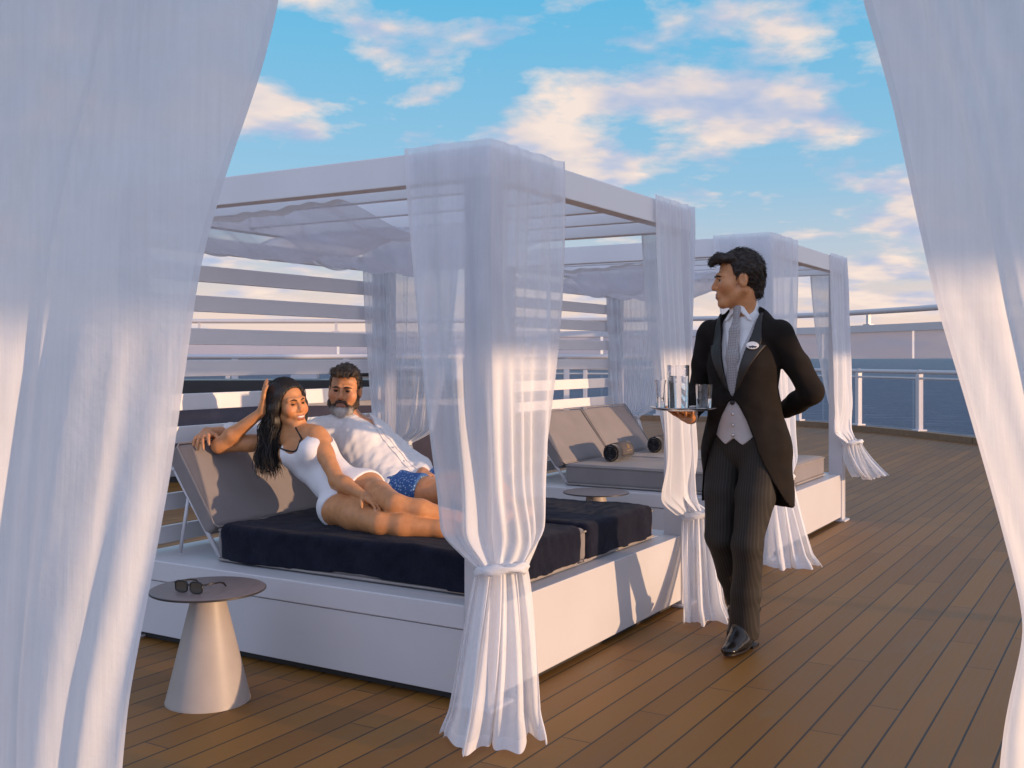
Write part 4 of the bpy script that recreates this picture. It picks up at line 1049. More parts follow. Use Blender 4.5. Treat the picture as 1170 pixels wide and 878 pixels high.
# hair
G = Grid(HC - A3((.16, .20, .30)), HC + A3((.22, .22, .14)), .0045)
G.ell(HC + FR @ np.array([0, -.024, .042]), (.083, .103, .092), FR, 0.0)
def hl(X, Y, Z):
    q = [X - HC[0], Y - HC[1], Z - HC[2]]; return [sum(q[i] * FR[i, j] for i in range(3)) for j in range(3)]
def hairline(X, Y, Z):
    x, y, z_ = hl(X, Y, Z); return (y - .060) * .80 - (z_ - .078) * .60 - .10 * np.clip(np.abs(x) - .02, 0, 1)
G.cut(hairline)
hs = lambda *q: HC + FR @ np.array(q)
for x in (-1, 1):
    limb(G, [hs(x * .062, .015, .055), hs(x * .080, -.005, -.01), hs(x * .078, -.03, -.08), hs(x * .062, -.05, -.14)], [.022, .026, .034, .036], .03)
limb(G, [hs(0, -.09, .03), hs(0, -.095, -.06), hs(0, -.085, -.14)], [.06, .06, .055], .03)
G.warp(lambda X, Y, Z: .0022 * np.sin(X * 330 + 2 * np.sin(Z * 18)) * np.sin(Y * 300 + 2 * np.sin(Z * 23 + 1)))
hr = G.build('hair', 'hair_black'); adopt(hr, wo, wo_m)
rg = random.Random(5); st = []
for k in range(900):
    x = rg.choice((1, 1, 1, -1, -1)); t = rg.uniform(0, 1)
    ax_ = x * rg.uniform(.004, .045); ay_ = .058 - .125 * t + rg.uniform(-.01, .005)
    a = hs(ax_, ay_, .043 + .092 * math.sqrt(max(.02, 1 - (ax_ / .083) ** 2 - ((ay_ + .024) / .103) ** 2)))
    b = hs(x * (.085 + rg.uniform(-.006, .010)), .020 - .09 * t, .03 + rg.uniform(-.01, .02))
    c = hs(x * (.090 + rg.uniform(-.014, .020)), -.000 - .07 * t, -.06 + rg.uniform(-.03, .03))
    if x > 0:                                                         # over her right shoulder to the chest
        d = RS + A3((-.020 - .075 * rg.random(), -.01 - .10 * rg.random(), .050 + .035 * rg.random()))
        e = RS + A3((-.060 - .070 * rg.random(), -.02 - .12 * rg.random(), -.04 - .04 * rg.random()))
        f = e + A3((-.005 + .03 * rg.uniform(-1, 1), -.02 + .02 * rg.uniform(-1, 1), -.02 - .08 * rg.random()))
    else:
        d = hs(-.072 - .02 * rg.random(), -.035 - .03 * t, -.125 - .02 * rg.random()); e = hs(-.065 - .03 * rg.random(), -.04 - .05 * t, -.17 - .02 * rg.random()); f = e + A3((rg.uniform(-.02, .02), rg.uniform(-.02, .02), -.03))
    pts = spline([a, b, c, d, e, f], 6); wv_ = rg.uniform(0, 6.28); w2 = rg.uniform(26, 46)
    pts = [q + A3((math.sin(wv_ + i * .62), math.cos(wv_ + i * .55), 0)) * .0075 * min(1, i / 12) for i, q in enumerate(pts)]
    r0 = rg.uniform(.0012, .0030); st.append((pts, [r0 * (1 - .75 * (i / (len(pts) - 1)) ** 2) for i in range(len(pts))]))
adopt(locks('hair_locks', 'hair_black', None, st, 4), wo, wo_m)

# ---- the man beside her
ma = empty('person', W(.97, 1.05, .56), 0, 'bearded man in open white linen shirt and blue shorts leaning back', 'person', 'couple on the daybed')
RS, LS = A3((.835, 1.585, .945)), A3((1.15, 1.455, .93))
RE, RW = A3((.60, 1.85, .945)), A3((.355, 1.895, .962))
LE, LW = A3((1.195, 1.215, .752)), A3((1.005, 1.035, .752))
RH, LH = A3((.905, 1.14, .645)), A3((1.06, 1.10, .65))
RK, LK = A3((.925, .715, .675)), A3((1.115, .69, .71)); RA, LA = A3((.76, .47, .605)), A3((.90, .45, .605))
NB = A3((.985, 1.525, .985)); HC = A3((.958, 1.510, 1.165))
fw = nrm(wl(-.03, -1.0, -.02)); upv = nrm(wl(.06, .0, 1.0)); FR = frame(fw, upv)
pel = (RH + LH) / 2; wst = mixp(pel, NB, .38) + A3((0, 0, -.02)); rib = mixp(pel, NB, .70)
TF = nrm(np.cross(LS - RS, NB - pel)); TF = -TF if TF[1] > 0 else TF
lat = nrm(LS - RS); upt = nrm(NB - pel); up2 = nrm(upt - TF * np.dot(upt, TF))
G = Grid((.12, .10, .545), (1.30, 1.97, 1.315), .0046)
G.rc(RH, LH, .095, .095, 0.0); G.rc(pel, wst, .13, .125, .05, (TF, .80)); G.rc(wst, rib, .125, .145, .05, (TF, .74))
G.rc(rib, mixp(rib, NB, .7), .148, .12, .05, (TF, .72)); G.rc(RS, LS, .055, .055, .05)
G.rc(mixp(RS, NB, .3), mixp(LS, NB, .3), .062, .062, .05)
G.rc(NB - upt * .03, HC + FR @ np.array([0, -.022, -.06]), .060, .056, .035)
arm(G, RS, RE, RW, (.052, .042, .028)); arm(G, LS, LE, LW, (.052, .042, .028))
thigh(G, RH, RK, (.092, .062)); thigh(G, LH, LK, (.092, .062))
calf(G, RK, RA, (0, 0, -1), (.058, .062, .038)); calf(G, LK, LA, (0, 0, -1), (.058, .062, .038))
foot(G, RA, (-.25, -.5, .35), (0, .45, .6)); foot(G, LA, (-.2, -.5, .35), (0, .45, .6))
pm_ = head(G, HC, FR, 1.04)
tR = hand(G, RW, A3((.20, 1.80, .935)) - RW, (-.25, -.35, -1), 1, 1.05, (.28, .42, .50, .55), .22, .3)
tL = hand(G, LW, A3((.93, .945, .742)) - LW, (0, .1, -1), -1, 1.02, (.28, .3, .3, .35), .10, .25)
bo = G.build('body', 'skin_man'); adopt(bo, ma, wo_m)
b_ = SKIN_BASE['skin_man']; sp = face_paint(pm_, b_, (.36, .165, .11), 1.04)
for t in tR + tL: sp.append((t, .006, (.50, .29, .19), .003))
for x in (-1, 1):
    for q in ((.060, .010, -.04), (.052, .035, -.062), (.030, .066, -.080)): sp.append((pm_(x * q[0], q[1], q[2]), .010, (.20, .115, .07), .018))
paint(bo, b_, sp)
eyes(pm_, FR, ma, 1.0, (.0, 1, -.05))
for o in [c for c in ma.children if c.name.startswith('eye')]: adopt(o, ma, wo_m)
for x in (-1, 1):
    adopt(MB().tube([pm_(x * q, y_, z_) for q, y_, z_ in ((.012, .097, .0185), (.028, .094, .0235), (.048, .078, .0185))], [.0030, .0046, .0018], 6).build('eyebrow', 'hair_brown', None, smooth=True), ma, wo_m)
    adopt(MB().tube([pm_(x * q, y_, z_) for q, y_, z_ in ((.018, .0865, .003), (.030, .0885, .0075), (.043, .080, .004))], [.0010, .0018, .0012], 6).build('eyelash', 'hair_brown', None, smooth=True), ma, wo_m)
def short_hair(c, FR_, s, name, mat, parent, mw, quiff=0.0, recede=0.0, seed=1, thick=.013, nape=-.085, hz=.086):
    G = Grid(A3(c) - .20, A3(c) + .20, .0042)
    hs = lambda *q: A3(c) + FR_ @ (np.array(q) * s)
    G.ell(hs(0, -.020, .044), np.array((.074 + thick * .55, .095 + thick * .6, .084 + thick)) * s, FR_, 0.0)
    G.rc(hs(0, -.072, -.02), hs(0, -.072, -.055), .045 * s, .036 * s, .03)
    def hl_(X, Y, Z):
        q = [X - c[0], Y - c[1], Z - c[2]]; return [sum(q[i] * FR_[i, j] for i in range(3)) / s for j in range(3)]
    def line(X, Y, Z):
        x, y, z_ = hl_(X, Y, Z)
        front = np.maximum(y - .062 + recede * np.exp(-((np.abs(x) - .045) / .02) ** 2), -(z_ - .070))         # the face below the fringe
        side = np.maximum(y + .004 - .014 * (z_ > -.005), -(z_ - .055)) * 1.0
        top_ = np.maximum((y - .072) * .9, -(z_ - .062))
        fringe = np.minimum(np.maximum(y - .030, .066 - z_), np.maximum(np.maximum(y - .030, 0) * 0 + (y - .030), .068 - z_))
        low_ = nape - z_
        ear = .026 - np.sqrt((y + .012) ** 2 + (z_ + .004) ** 2) - .2 * np.clip(.060 - np.abs(x), 0, 1)
        burn = np.maximum(np.maximum(y - .026, -y - .03), -.9) * 0
        # in front of the ear only a narrow sideburn
        cheek = np.minimum(y - .020 - .30 * np.clip(z_ - .02, 0, .07), hz - 1.2 * np.clip(np.abs(x) - .03, 0, 1) * 0 - z_)
        cheek2 = np.minimum(y + .006, -.022 - z_)
        return np.maximum(np.maximum(np.maximum(cheek, cheek2), low_), ear)
    G.d = G.d / 1.0
    G.cut(line, .004)
    if quiff:
        rg = random.Random(seed)
        for k in range(26):
            x = rg.uniform(-.055, .055)
            limb(G, [hs(x, .045 + rg.uniform(-.03, .01), .095), hs(x * 1.05, .085, .098 + rg.uniform(-.006, .010) * quiff), hs(x * .9 + rg.uniform(-.012, .012), .100 + .022 * quiff * rg.random(), .086 + rg.uniform(-.012, .012))], [.020, .013, .006], .008)
    def strand(X, Y, Z):
        x, y, z_ = hl_(X, Y, Z); a_ = np.arctan2(x, z_ + .05)
        return .0022 * np.sin(a_ * 46 + 3 * np.sin(y * 40)) + .0016 * np.sin(a_ * 91 + 5 * np.sin(y * 33 + 1)) + .002 * np.sin(y * 120 + 6 * np.sin(a_ * 5))
    G.warp(strand)
    o = G.build(name, mat, None, 0); adopt(o, parent, mw)
    rg = random.Random(seed + 7); st = []
    for k in range(520):                                              # locks combed back or aside, standing a little off the cap
        x = rg.uniform(-.070, .070); y0 = rg.uniform(-.085, .070); zz = .044 + (.084 + thick) * math.sqrt(max(.02, 1 - (x / (.074 + thick)) ** 2 - ((y0 + .02) / (.095 + thick)) ** 2))
        if zz < hz + .012 and y0 > .01: continue
        sw_ = rg.uniform(-.25, .25); ln = rg.uniform(.020, .038); pts = []
        for t in np.linspace(0, 1, 6):
            y1 = y0 + (t - .3) * ln * (1 if quiff else -1); x1 = x * (1 + .10 * t) + sw_ * t * .02
            k0 = 1 - (x1 / (.074 + thick)) ** 2 - ((y1 + .02) / (.097 + thick)) ** 2
            z1 = .044 + (.084 + thick) * math.sqrt(max(.01, k0)) + .003 * math.sin(3.1 * t) + .001
            pts.append(hs(x1, y1, z1))
        r0 = rg.uniform(.0010, .0026); st.append((pts, [r0 * .6, r0, r0, r0 * .9, r0 * .6, r0 * .2]))
    fwd_, up_ = FR_[:, 1], FR_[:, 2]
    def flow(p, q):
        y = np.dot(p - A3(c), fwd_); z_ = np.dot(p - A3(c), up_)
        return (-fwd_ if not quiff else (fwd_ * .9 + FR_[:, 0] * .6) * (1 if (y > .01 and z_ > .08) else -.7)) * np.clip(z_ / .08, .25, 1) - up_ * np.clip(.09 - z_, 0, .1) * 10
    strands_on(o, name + '_strands', mat, parent, mw, flow, 1500, .026, .0011, seed + 3, .0022)
short_hair(HC, FR, 1.04, 'hair', 'hair_greying', ma, wo_m, .35, .010, 3, .012)
# beard, brown at the cheeks and white at the chin
G = Grid(HC - .17, HC + .17, .004); hb = lambda *q: HC + FR @ (np.array(q) * 1.04)
for x in (-1, 1):
    limb(G, [hb(x * .066, .006, -.026), hb(x * .060, .018, -.064), hb(x * .036, .056, -.094), hb(0, .074, -.102)], [.010, .017, .021, .024], .02)
    limb(G, [hb(0, .0985, -.050), hb(x * .020, .092, -.054), hb(x * .031, .077, -.073)], [.0062, .0068, .008], .008)
    limb(G, [hb(x * .033, .070, -.076), hb(x * .022, .078, -.094)], [.012, .014], .012)
limb(G, [hb(0, .078, -.095), hb(0, .076, -.110)], [.021, .018], .02)
G.rc(hb(-.018, .108, -.0665), hb(.018, .108, -.0665), .0085 * 1.04, .0085 * 1.04, .004, None, 'sub')
G.warp(folds(8, 230, .0022, 7)); G.warp(folds(9, 420, .0012, 6))
bd = G.build('beard', 'beard', None, 0); adopt(bd, ma, wo_m)
bs = strands_on(bd, 'beard_strands', 'beard', ma, wo_m, lambda p, q: -FR[:, 2] * 1.0 + FR[:, 1] * .3, 1000, .014, .0008, 4, .0012)
for o in (bd, bs):
    paint(o, (.075, .046, .028), [(hb(0, .088, -.118), .034, (.80, .76, .72), .020), (hb(.035, .066, -.106), .020, (.58, .52, .47), .02), (hb(-.035, .066, -.106), .020, (.58, .52, .47), .02)])
# linen shirt
G = Grid((.30, .90, .57), (1.36, 1.97, 1.09), .0048); o_ = .014
G.rc(RH, LH, .100 + o_, .100 + o_, 0.0); G.rc(pel, wst, .133 + o_, .128 + o_ * 1.4, .05, (TF, .84)); G.rc(wst, rib, .128 + o_ * 1.4, .147 + o_, .05, (TF, .78))
G.rc(rib, mixp(rib, NB, .7), .150 + o_, .122 + o_, .05, (TF, .76)); G.rc(RS, LS, .058 + o_, .058 + o_, .05)
G.rc(mixp(RS, NB, .3), mixp(LS, NB, .3), .064 + o_, .064 + o_, .05)
mx = lambda a, b, t: mixp(a, b, t)
limb(G, [RS, mx(RS, RE, .5), RE, mx(RE, RW, .45)], [.062, .064, .060, .054], .03)
limb(G, [LS, mx(LS, LE, .5), LE, mx(LE, LW, .40), mx(LE, LW, .74)], [.066, .068, .066, .060, .052], .03)
G.rc(mx(LE, LW, .70), mx(LE, LW, .80), .055, .055, .006)                      # rolled cuff
G.warp(folds(41, 16, .010, 6, (1, 1, 1))); G.warp(folds(42, 34, .0055, 7, (1.2, 1, .8))); G.warp(folds(43, 75, .0022, 6))
def tl(X, Y, Z, o=rib):
    q = [X - o[0], Y - o[1], Z - o[2]]; return [sum(q[i] * a[i] for i in range(3)) for a in (lat, TF, up2)]
ntop = float(np.dot(NB - rib, up2))
def opening(X, Y, Z):                                                          # open collar: a deep V
    x, y, z_ = tl(X, Y, Z)
    return -np.maximum(np.maximum(np.abs(x - .012) - .068 * np.clip((z_ - (ntop - .175)) / .175, -1, 1.3), .02 - y), -(z_ - (ntop - .175)))
shirt_g, shirt_d = G, G.d.copy()
G.cut(opening)
G.rc(NB - upt * .06, NB + upt * .3, .066, .062, 0.004, None, 'sub')             # neck hole
G.cut(lambda X, Y, Z: (lambda a: a)( -(tl(X, Y, Z)[2] - float(np.dot(pel - rib, up2)) + .035)) , .004)    # hem
sh_ = G.build('linen_shirt', 'linen'); adopt(sh_, ma, wo_m)
def on_shirt(pt):
    for t in np.linspace(.30, -.10, 300):
        q = pt + TF * t; i = np.round((q - shirt_g.lo) / shirt_g.h).astype(int)
        if (i < 0).any() or (i >= shirt_g.n).any(): continue
        if shirt_d[tuple(i)] < 0: return q
    return pt
zlo = float(np.dot(pel - rib, up2)) - .02; zz_ = np.linspace(ntop - .178, zlo, 24)
edge_ = [on_shirt(rib + lat * (.012 - .018) + up2 * z_) + TF * .003 for z_ in zz_]; edge2 = [on_shirt(rib + lat * (.012 + .018) + up2 * z_) + TF * .003 for z_ in zz_]
m = MB(); m.tube(edge_, .0022, 5); adopt(m.build('placket_seam', 'linen', sh_ and None, smooth=True), ma, wo_m)
m = MB(); m.tube(edge2, .0022, 5); adopt(m.build('placket_seam', 'linen', None, smooth=True), ma, wo_m)
for k in (3, 9, 15, 21):
    q = on_shirt(rib + lat * .012 + up2 * zz_[k]) + TF * .004; m = MB().tube([q, q + TF * .003], [.0055, .0050], 10)
    adopt(m.build('shirt_button', 'badge_white', None, smooth=True), ma, wo_m)
# collar wings
G = Grid(NB - .17, NB + .17, .004)
for q in (-1, 1):
    a = NB + lat * (.064 * q) - TF * .03 + upt * .045; b = NB + lat * (.072 * q) + TF * .045 + upt * .012; c = NB + lat * (.085 * q) + TF * .085 - upt * .045
    G.rc(a, b, .020, .022, .006, (lat, .30)); G.rc(b, c, .024, .008, .006, (nrm(TF + lat * q * .8), .28))
G.rc(NB - TF * .058 + upt * .05 - lat * .05, NB - TF * .058 + upt * .05 + lat * .05, .022, .022, .006, (TF, .3))
G.warp(folds(4, 40, .003))
cl_ = G.build('collar', 'linen'); adopt(cl_, ma, wo_m)
gm = G
# shorts
G = Grid((.76, .75, .54), (1.24, 1.32, .83), .0045); o_ = .012
G.rc(RH, LH, .100 + o_, .100 + o_, 0.0); G.rc(pel, mixp(pel, wst, .4), .134 + .004, .128 + .004, .05, (TF, .80))
for hp, kn in ((RH, RK), (LH, LK)): G.rc(hp, mixp(hp, kn, .42), .098 + o_, .092 + o_, .03)
G.warp(folds(51, 30, .006)); 
G.cut(lambda X, Y, Z: .545 - Z + 0 * X + 0 * Y); G.cut(lambda X, Y, Z: (.955 - Y) + 0 * X + 0 * Z)
so = G.build('swim_shorts', 'swim_shorts'); adopt(so, ma, wo_m)

# ---- the butler (own axes: x to his right, y forward, z up)
bt_loc = Vector((1.066, 4.86, 0)); bt_rot = R(233.13 - 90)
bt = empty('person', bt_loc, bt_rot, 'butler in black tailcoat and striped trousers carrying a tray, hand behind his back', 'person')
def toB(dirw): c, s = math.cos(-bt_rot), math.sin(-bt_rot); return np.array([c * dirw[0] - s * dirw[1], s * dirw[0] + c * dirw[1], dirw[2]])
HC = A3((.012, .035, 1.695)); FR = frame(toB((-.985, .06, -.05)), (0, 0, 1)); NB = A3((0, -.015, 1.555))
RS, LS = A3((.185, -.01, 1.465)), A3((-.185, -.015, 1.46))
RE, RW = A3((.245, -.055, 1.185)), A3((.195, .155, 1.062))
LE, LW = A3((-.285, -.095, 1.185)), A3((-.10, -.215, 1.085))
RH, LH = A3((.095, -.01, .93)), A3((-.095, 0, .93))
RK, LK = A3((.088, .05, .51)), A3((-.062, .085, .50)); RA, LA = A3((.085, -.170, .150)), A3((-.005, .0, .085))
G = Grid((-.36, -.34, .95), (.36, .42, 1.86), .0042)
G.rc((0, -.01, 1.02), (0, 0, 1.30), .135, .14, 0.0, ((0, 1, 0), .7)); G.rc((0, 0, 1.30), (0, -.01, 1.46), .14, .10, .05, ((0, 1, 0), .7)); G.rc(RS * (.8, 1, .99), LS * (.8, 1, .99), .03, .03, .04)
G.rc(NB - A3((0, 0, .07)), HC + FR @ np.array([0, -.025, -.055]), .058, .056, .03)
arm(G, RS - A3((.02, 0, .03)), RE, RW, (.032, .030, .026)); arm(G, LS + A3((.02, 0, -.03)), LE, LW, (.032, .030, .026))
pb_ = head(G, HC, FR, 1.04)
tR = hand(G, RW, A3((.165, .285, 1.085)) - RW, (-.05, -.1, 1), 1, 1.04, (.12, .14, .16, .2), .28, .15, .0)
tL = hand(G, LW, (.9, -.1, .05), (0, -1, .1), -1, 1.0, (.5, .5, .5, .5), .05, .3)
bo = G.build('body', 'skin_butler', bt)
b_ = SKIN_BASE['skin_butler']; sp = face_paint(pb_, b_, (.34, .13, .085), 1.04)
for t in tR: sp.append((t, .006, (.52, .30, .20), .003))
paint(bo, b_, sp)
eyes(pb_, FR, bt, 1.0, (0, 1, -.1))
for x in (-1, 1): MB().tube([pb_(x * q, y_, z_) for q, y_, z_ in ((.012, .097, .0185), (.028, .094, .0225), (.048, .078, .0175))], [.0028, .0042, .0016], 6).build('eyebrow', 'hair_brown', bt, smooth=True)
short_hair(HC, FR, 1.04, 'hair', 'hair_brown', bt, Matrix.Translation(bt_loc), .65, .0, 11, .012)
for o in bt.children:
    if o.name.startswith('hair'): o.matrix_local = Matrix.Identity(4)
def Yx(a, b=0): return a
# trousers
G = Grid((-.24, -.36, .045), (.24, .24, 1.12), .005)
G.rc((-.058, -.01, .95), (.058, -.01, .95), .098, .098, 0.0, ((0, 1, 0), .88)); G.rc((0, -.01, .96), (0, -.005, 1.06), .148, .132, .04, ((0, 1, 0), .70))
legR = Grid((-.24, -.36, .045), (.24, .24, 1.12), .005)
for g_, hp, kn, an in ((legR, RH, RK, RA), (G, LH, LK, LA)):
    limb(g_, [hp, mixp(hp, kn, .5), kn, mixp(kn, an, .55), an + A3((0, 0, -.01))], [.094, .086, .070, .066, .066], .02)
G.merge((slice(None),) * 3, legR.d, .006, 'add')
G.warp(folds(61, 15, .005, 6, (1, 1, .8))); G.warp(folds(62, 34, .0035, 6, (.6, .6, 1.3)))
G.cut(lambda X, Y, Z: .052 - Z + .10 * np.clip(Y - .03, -.1, .08) + 0 * X)
tr_ = G.build('trousers', 'pinstripe', bt)
# shoes
def shoe(an, ang, pitch, name='shoe'):
    G = Grid((-.08, -.13, -.10), (.08, .26, .12), .004)
    G.rc((0, -.055, -.045), (0, .06, -.052), .042, .044, 0.0, ((0, 0, 1), .8)); G.rc((0, .05, -.050), (0, .17, -.066), .047, .036, .03, ((0, 0, 1), .62))
    G.rc((0, -.03, -.02), (0, .03, .03), .040, .044, .03); G.rc((0, .02, .0), (0, .10, -.045), .040, .034, .03)
    G.cut(lambda X, Y, Z: -.078 - Z + 0 * X + 0 * Y); 
    for yy in (.05, .068, .086): G.rc((-.022, yy, -.030 - (yy - .05) * .55 + .028), (.022, yy, -.030 - (yy - .05) * .55 + .028), .0035, .0035, .003)
    o = G.build(name, 'black_leather', bt)
    M = Matrix.Translation(Vector(an.tolist())) @ Matrix.Rotation(ang, 4, 'Z') @ Matrix.Rotation(pitch, 4, 'X'); o.matrix_local = M
    vs = []; n = 28
    for k in range(n):
        t = 2 * math.pi * k / n; y_ = .058 + .150 * math.sin(t); vs.append((.044 * math.cos(t) * (1.0 + .10 * math.sin(t)) * (.86 if -.04 < y_ < .04 else 1), y_ - .005))
    m = MB(); m.add([(x, y, -.086) for x, y in vs] + [(x, y, -.076) for x, y in vs], [tuple(reversed(range(n))), tuple(range(n, 2 * n))] + [(i, (i + 1) % n, (i + 1) % n + n, i + n) for i in range(n)])
    m.box((-.036, -.095, -.100), (.036, -.02, -.0865))
    so_ = m.build('sole', 'black_plastic', o)
    return o
shoe(LA + A3((0, .005, .014)), R(2), 0.0); shoe(RA + A3((0, .01, -.01)), R(-4), R(-38))
# waistcoat, shirt front, tie
G = Grid((-.22, -.2, .90), (.22, .22, 1.52), .0045)
G.rc((0, -.008, .93), (0, -.005, 1.10), .158, .150, 0.0, ((0, 1, 0), .745)); G.rc((0, -.005, 1.10), (0, 0, 1.30), .150, .149, .03, ((0, 1, 0), .74)); G.rc((0, 0, 1.30), (0, -.01, 1.46), .149, .11, .05, ((0, 1, 0), .74))
G.cut(lambda X, Y, Z: -np.maximum(np.maximum(np.abs(X) - .070 * np.clip((Z - 1.235) / .27, 0, 1.4), .0 - Y), 1.235 - Z))
G.cut(lambda X, Y, Z: (.945 + .75 * np.abs(np.abs(X) - .042) - Z) * .8 + 0 * Y)
ve = G.build('waistcoat', 'vest', bt)
m = MB()
for zz in (1.085, 1.135, 1.185, 1.225): m.lathe([(.0, .0), (.007, .0), (.007, .003), (.0, .004)], (0, 0, 0), 12)
G = Grid((-.2, -.2, 1.15), (.2, .22, 1.66), .004)
G.rc((0, -.01, 1.10), (0, 0, 1.30), .139, .143, 0.0, ((0, 1, 0), .73)); G.rc((0, 0, 1.30), (0, -.01, 1.46), .143, .105, .05, ((0, 1, 0), .73))
G.rc((0, -.02, 1.50), (0, -.004, 1.585), .072, .064, .02)
G.rc((0, -.022, 1.545), (.0, .004, 1.70), .0575, .0535, 0.003, None, 'sub'); G.cut(lambda X, Y, Z: Z - 1.598 - .30 * (-Y) + .10 * np.abs(X) * 0)
G.warp(folds(71, 30, .0015))
for q in (-1, 1): G.rc((q * .012, .062, 1.572), (q * .058, .055, 1.515), .016, .009, .004, ((q * .3, 1, .4), .35))
sf = G.build('shirt_front', 'white_shirt', bt)
G = Grid((-.05, .0, 1.16), (.05, .17, 1.60), .003)
G.rc((0, .062, 1.562), (0, .074, 1.530), .021, .013, 0.0, ((0, 1, 0), .75))
for z0, z1, y0, y1, r0, r1 in ((1.535, 1.46, .072, .097, .013, .025), (1.46, 1.34, .097, .115, .025, .033), (1.34, 1.20, .115, .113, .033, .036)):
    G.rc((0, y0, z0), (0, y1, z1), r0, r1, .01, ((0, 1, 0), .30))
G.build('tie', 'tie_silk', bt)
# tailcoat
CB = 1.150                                                              # height of the button
def coat_torso(G, o):
    G.rc((0, -.01, 1.10), (0, 0, 1.30), .150 + o, .160 + o, 0.0, ((0, 1, 0), .76)); G.rc((0, 0, 1.30), (0, -.012, 1.45), .160 + o, .118 + o, .05, ((0, 1, 0), .76))
    G.rc(RS + A3((-.02, -.005, -.005)), LS + A3((.02, -.005, -.005)), .058 + o, .058 + o, .05); G.rc((-.06, -.02, 1.515), (.06, -.02, 1.515), .052 + o, .052 + o, .045)
def vopen(X, Z, w=1.0): return np.abs(X) - w * .098 * np.clip((Z - CB) / (1.55 - CB), 0, 1.5) ** .85
G = Grid((-.40, -.36, .56), (.36, .30, 1.62), .0052)
coat_torso(G, .004)
G.rc((0, -.012, 1.12), (0, -.03, .93), .166, .206, .03, ((0, 1, 0), .82)); G.rc((0, -.03, .93), (0, -.045, .60), .206, .222, .03, ((0, 1, 0), .82))
inner_ = Grid((-.40, -.36, .56), (.36, .30, 1.62), .0052); inner_.rc((0, -.032, .86), (0, -.045, .50), .180, .203, 0.0, ((0, 1, 0), .80))
G.d = np.maximum(G.d, -inner_.d)
def cutaway(X, Y, Z):                                                   # fronts swept back below the button
    w = .012 + .205 * np.clip((CB - Z) / .50, 0, 1.2) ** .80
    y0 = .06 - .20 * np.clip((CB - Z) / .50, 0, 1.2)
    return -np.maximum(np.maximum(np.abs(X) - w, y0 - Y), Z - CB)
G.cut(cutaway, .004)
G.cut(lambda X, Y, Z: -np.maximum(np.maximum(vopen(X, Z), -.01 - Y), CB - Z), .003)
G.rc((0, -.02, 1.50), (0, .01, 1.75), .071, .068, .004, None, 'sub')
G.cut(lambda X, Y, Z: .645 + .10 * np.clip(Y + .10, 0, .4) * 1.0 - Z + 0 * X, .004)
G.cut(lambda X, Y, Z: -np.maximum(np.abs(X) - .004 - 0 * Z, np.maximum(Y + .05, Z - .98)))      # vent between the tails
RSj, LSj = RS + A3((-.012, 0, -.02)), LS + A3((.012, 0, -.02))
limb(G, [RSj, mixp(RSj, RE, .5), RE, mixp(RE, RW, .5), mixp(RE, RW, .90)], [.062, .058, .053, .048, .042], .018)
limb(G, [LSj, mixp(LSj, LE, .5), LE, mixp(LE, LW, .5), mixp(LE, LW, .90)], [.062, .060, .055, .050, .043], .018)
G.rc(mixp(RE, RW, .93), mixp(RE, RW, 1.2), .036, .034, 0, None, 'sub')
G.warp(folds(81, 13, .0035, 6)); G.warp(folds(82, 30, .0028, 7, (1, 1, .7))); G.warp(folds(83, 60, .0014, 5))
G.build('tailcoat', 'suit_wool', bt)
# satin lapels: bands along the opening, peaked
G = Grid((-.22, 0, 1.12), (.22, .24, 1.60), .0036); coat_torso(G, .0105)
def lap(X, Y, Z):
    t = np.clip((Z - CB) / (1.55 - CB), 0, 1.3); x = np.abs(X); e_ = .098 * t ** .85
    w = .072 * np.clip(t / .62, 0, 1) * (t <= .62) + (t > .62) * (.050 - .050 * np.clip((t - .66) / .40, 0, 1))
    return np.maximum(np.maximum(np.maximum(e_ - x - .001, x - e_ - w), .02 - Y), np.maximum(CB + .004 - Z, Z - 1.545))
G.cut(lap, .002); g2 = Grid((-.22, 0, 1.12), (.22, .24, 1.60), .0036); coat_torso(g2, .0015); G.d = np.maximum(G.d, -g2.d)
G.build('lapel', 'suit_satin', bt)
m = MB(); 
def coat_y(x, z_):                                                       # front of the coat at x, z
    g = Grid((x - .008, 0, z_ - .008), (x + .008, .26, z_ + .008), .004); coat_torso(g, .004); c = g.d[2, :, 2]; i = int(np.argmax(c > 0)); 
    j = np.where(c < 0)[0]; return float(g.ax[1][j[-1]] + .004) if len(j) else .12
by = coat_y(0, CB - .012)
btn = MB(); My = Matrix.Translation((0.0, by + .006, CB - .012)) @ Matrix.Rotation(R(-90), 4, 'X')
b2 = MB().lathe([(0.0001, .006), (.009, .006), (.011, .003), (.011, 0)], n=16); b2.v = [tuple(My @ Vector(q)) for q in b2.v]
b2.build('coat_button', 'black_plastic', bt, smooth=True)
for zz in (1.085, 1.035, .99):
    My = Matrix.Translation((.0, .1125, zz)) @ Matrix.Rotation(R(-90), 4, 'X')
    b3 = MB().lathe([(0.0001, .004), (.006, .004), (.008, 0)], n=12); b3.v = [tuple(My @ Vector(q)) for q in b3.v]
    b3.build('waistcoat_button', 'steel', bt, smooth=True)
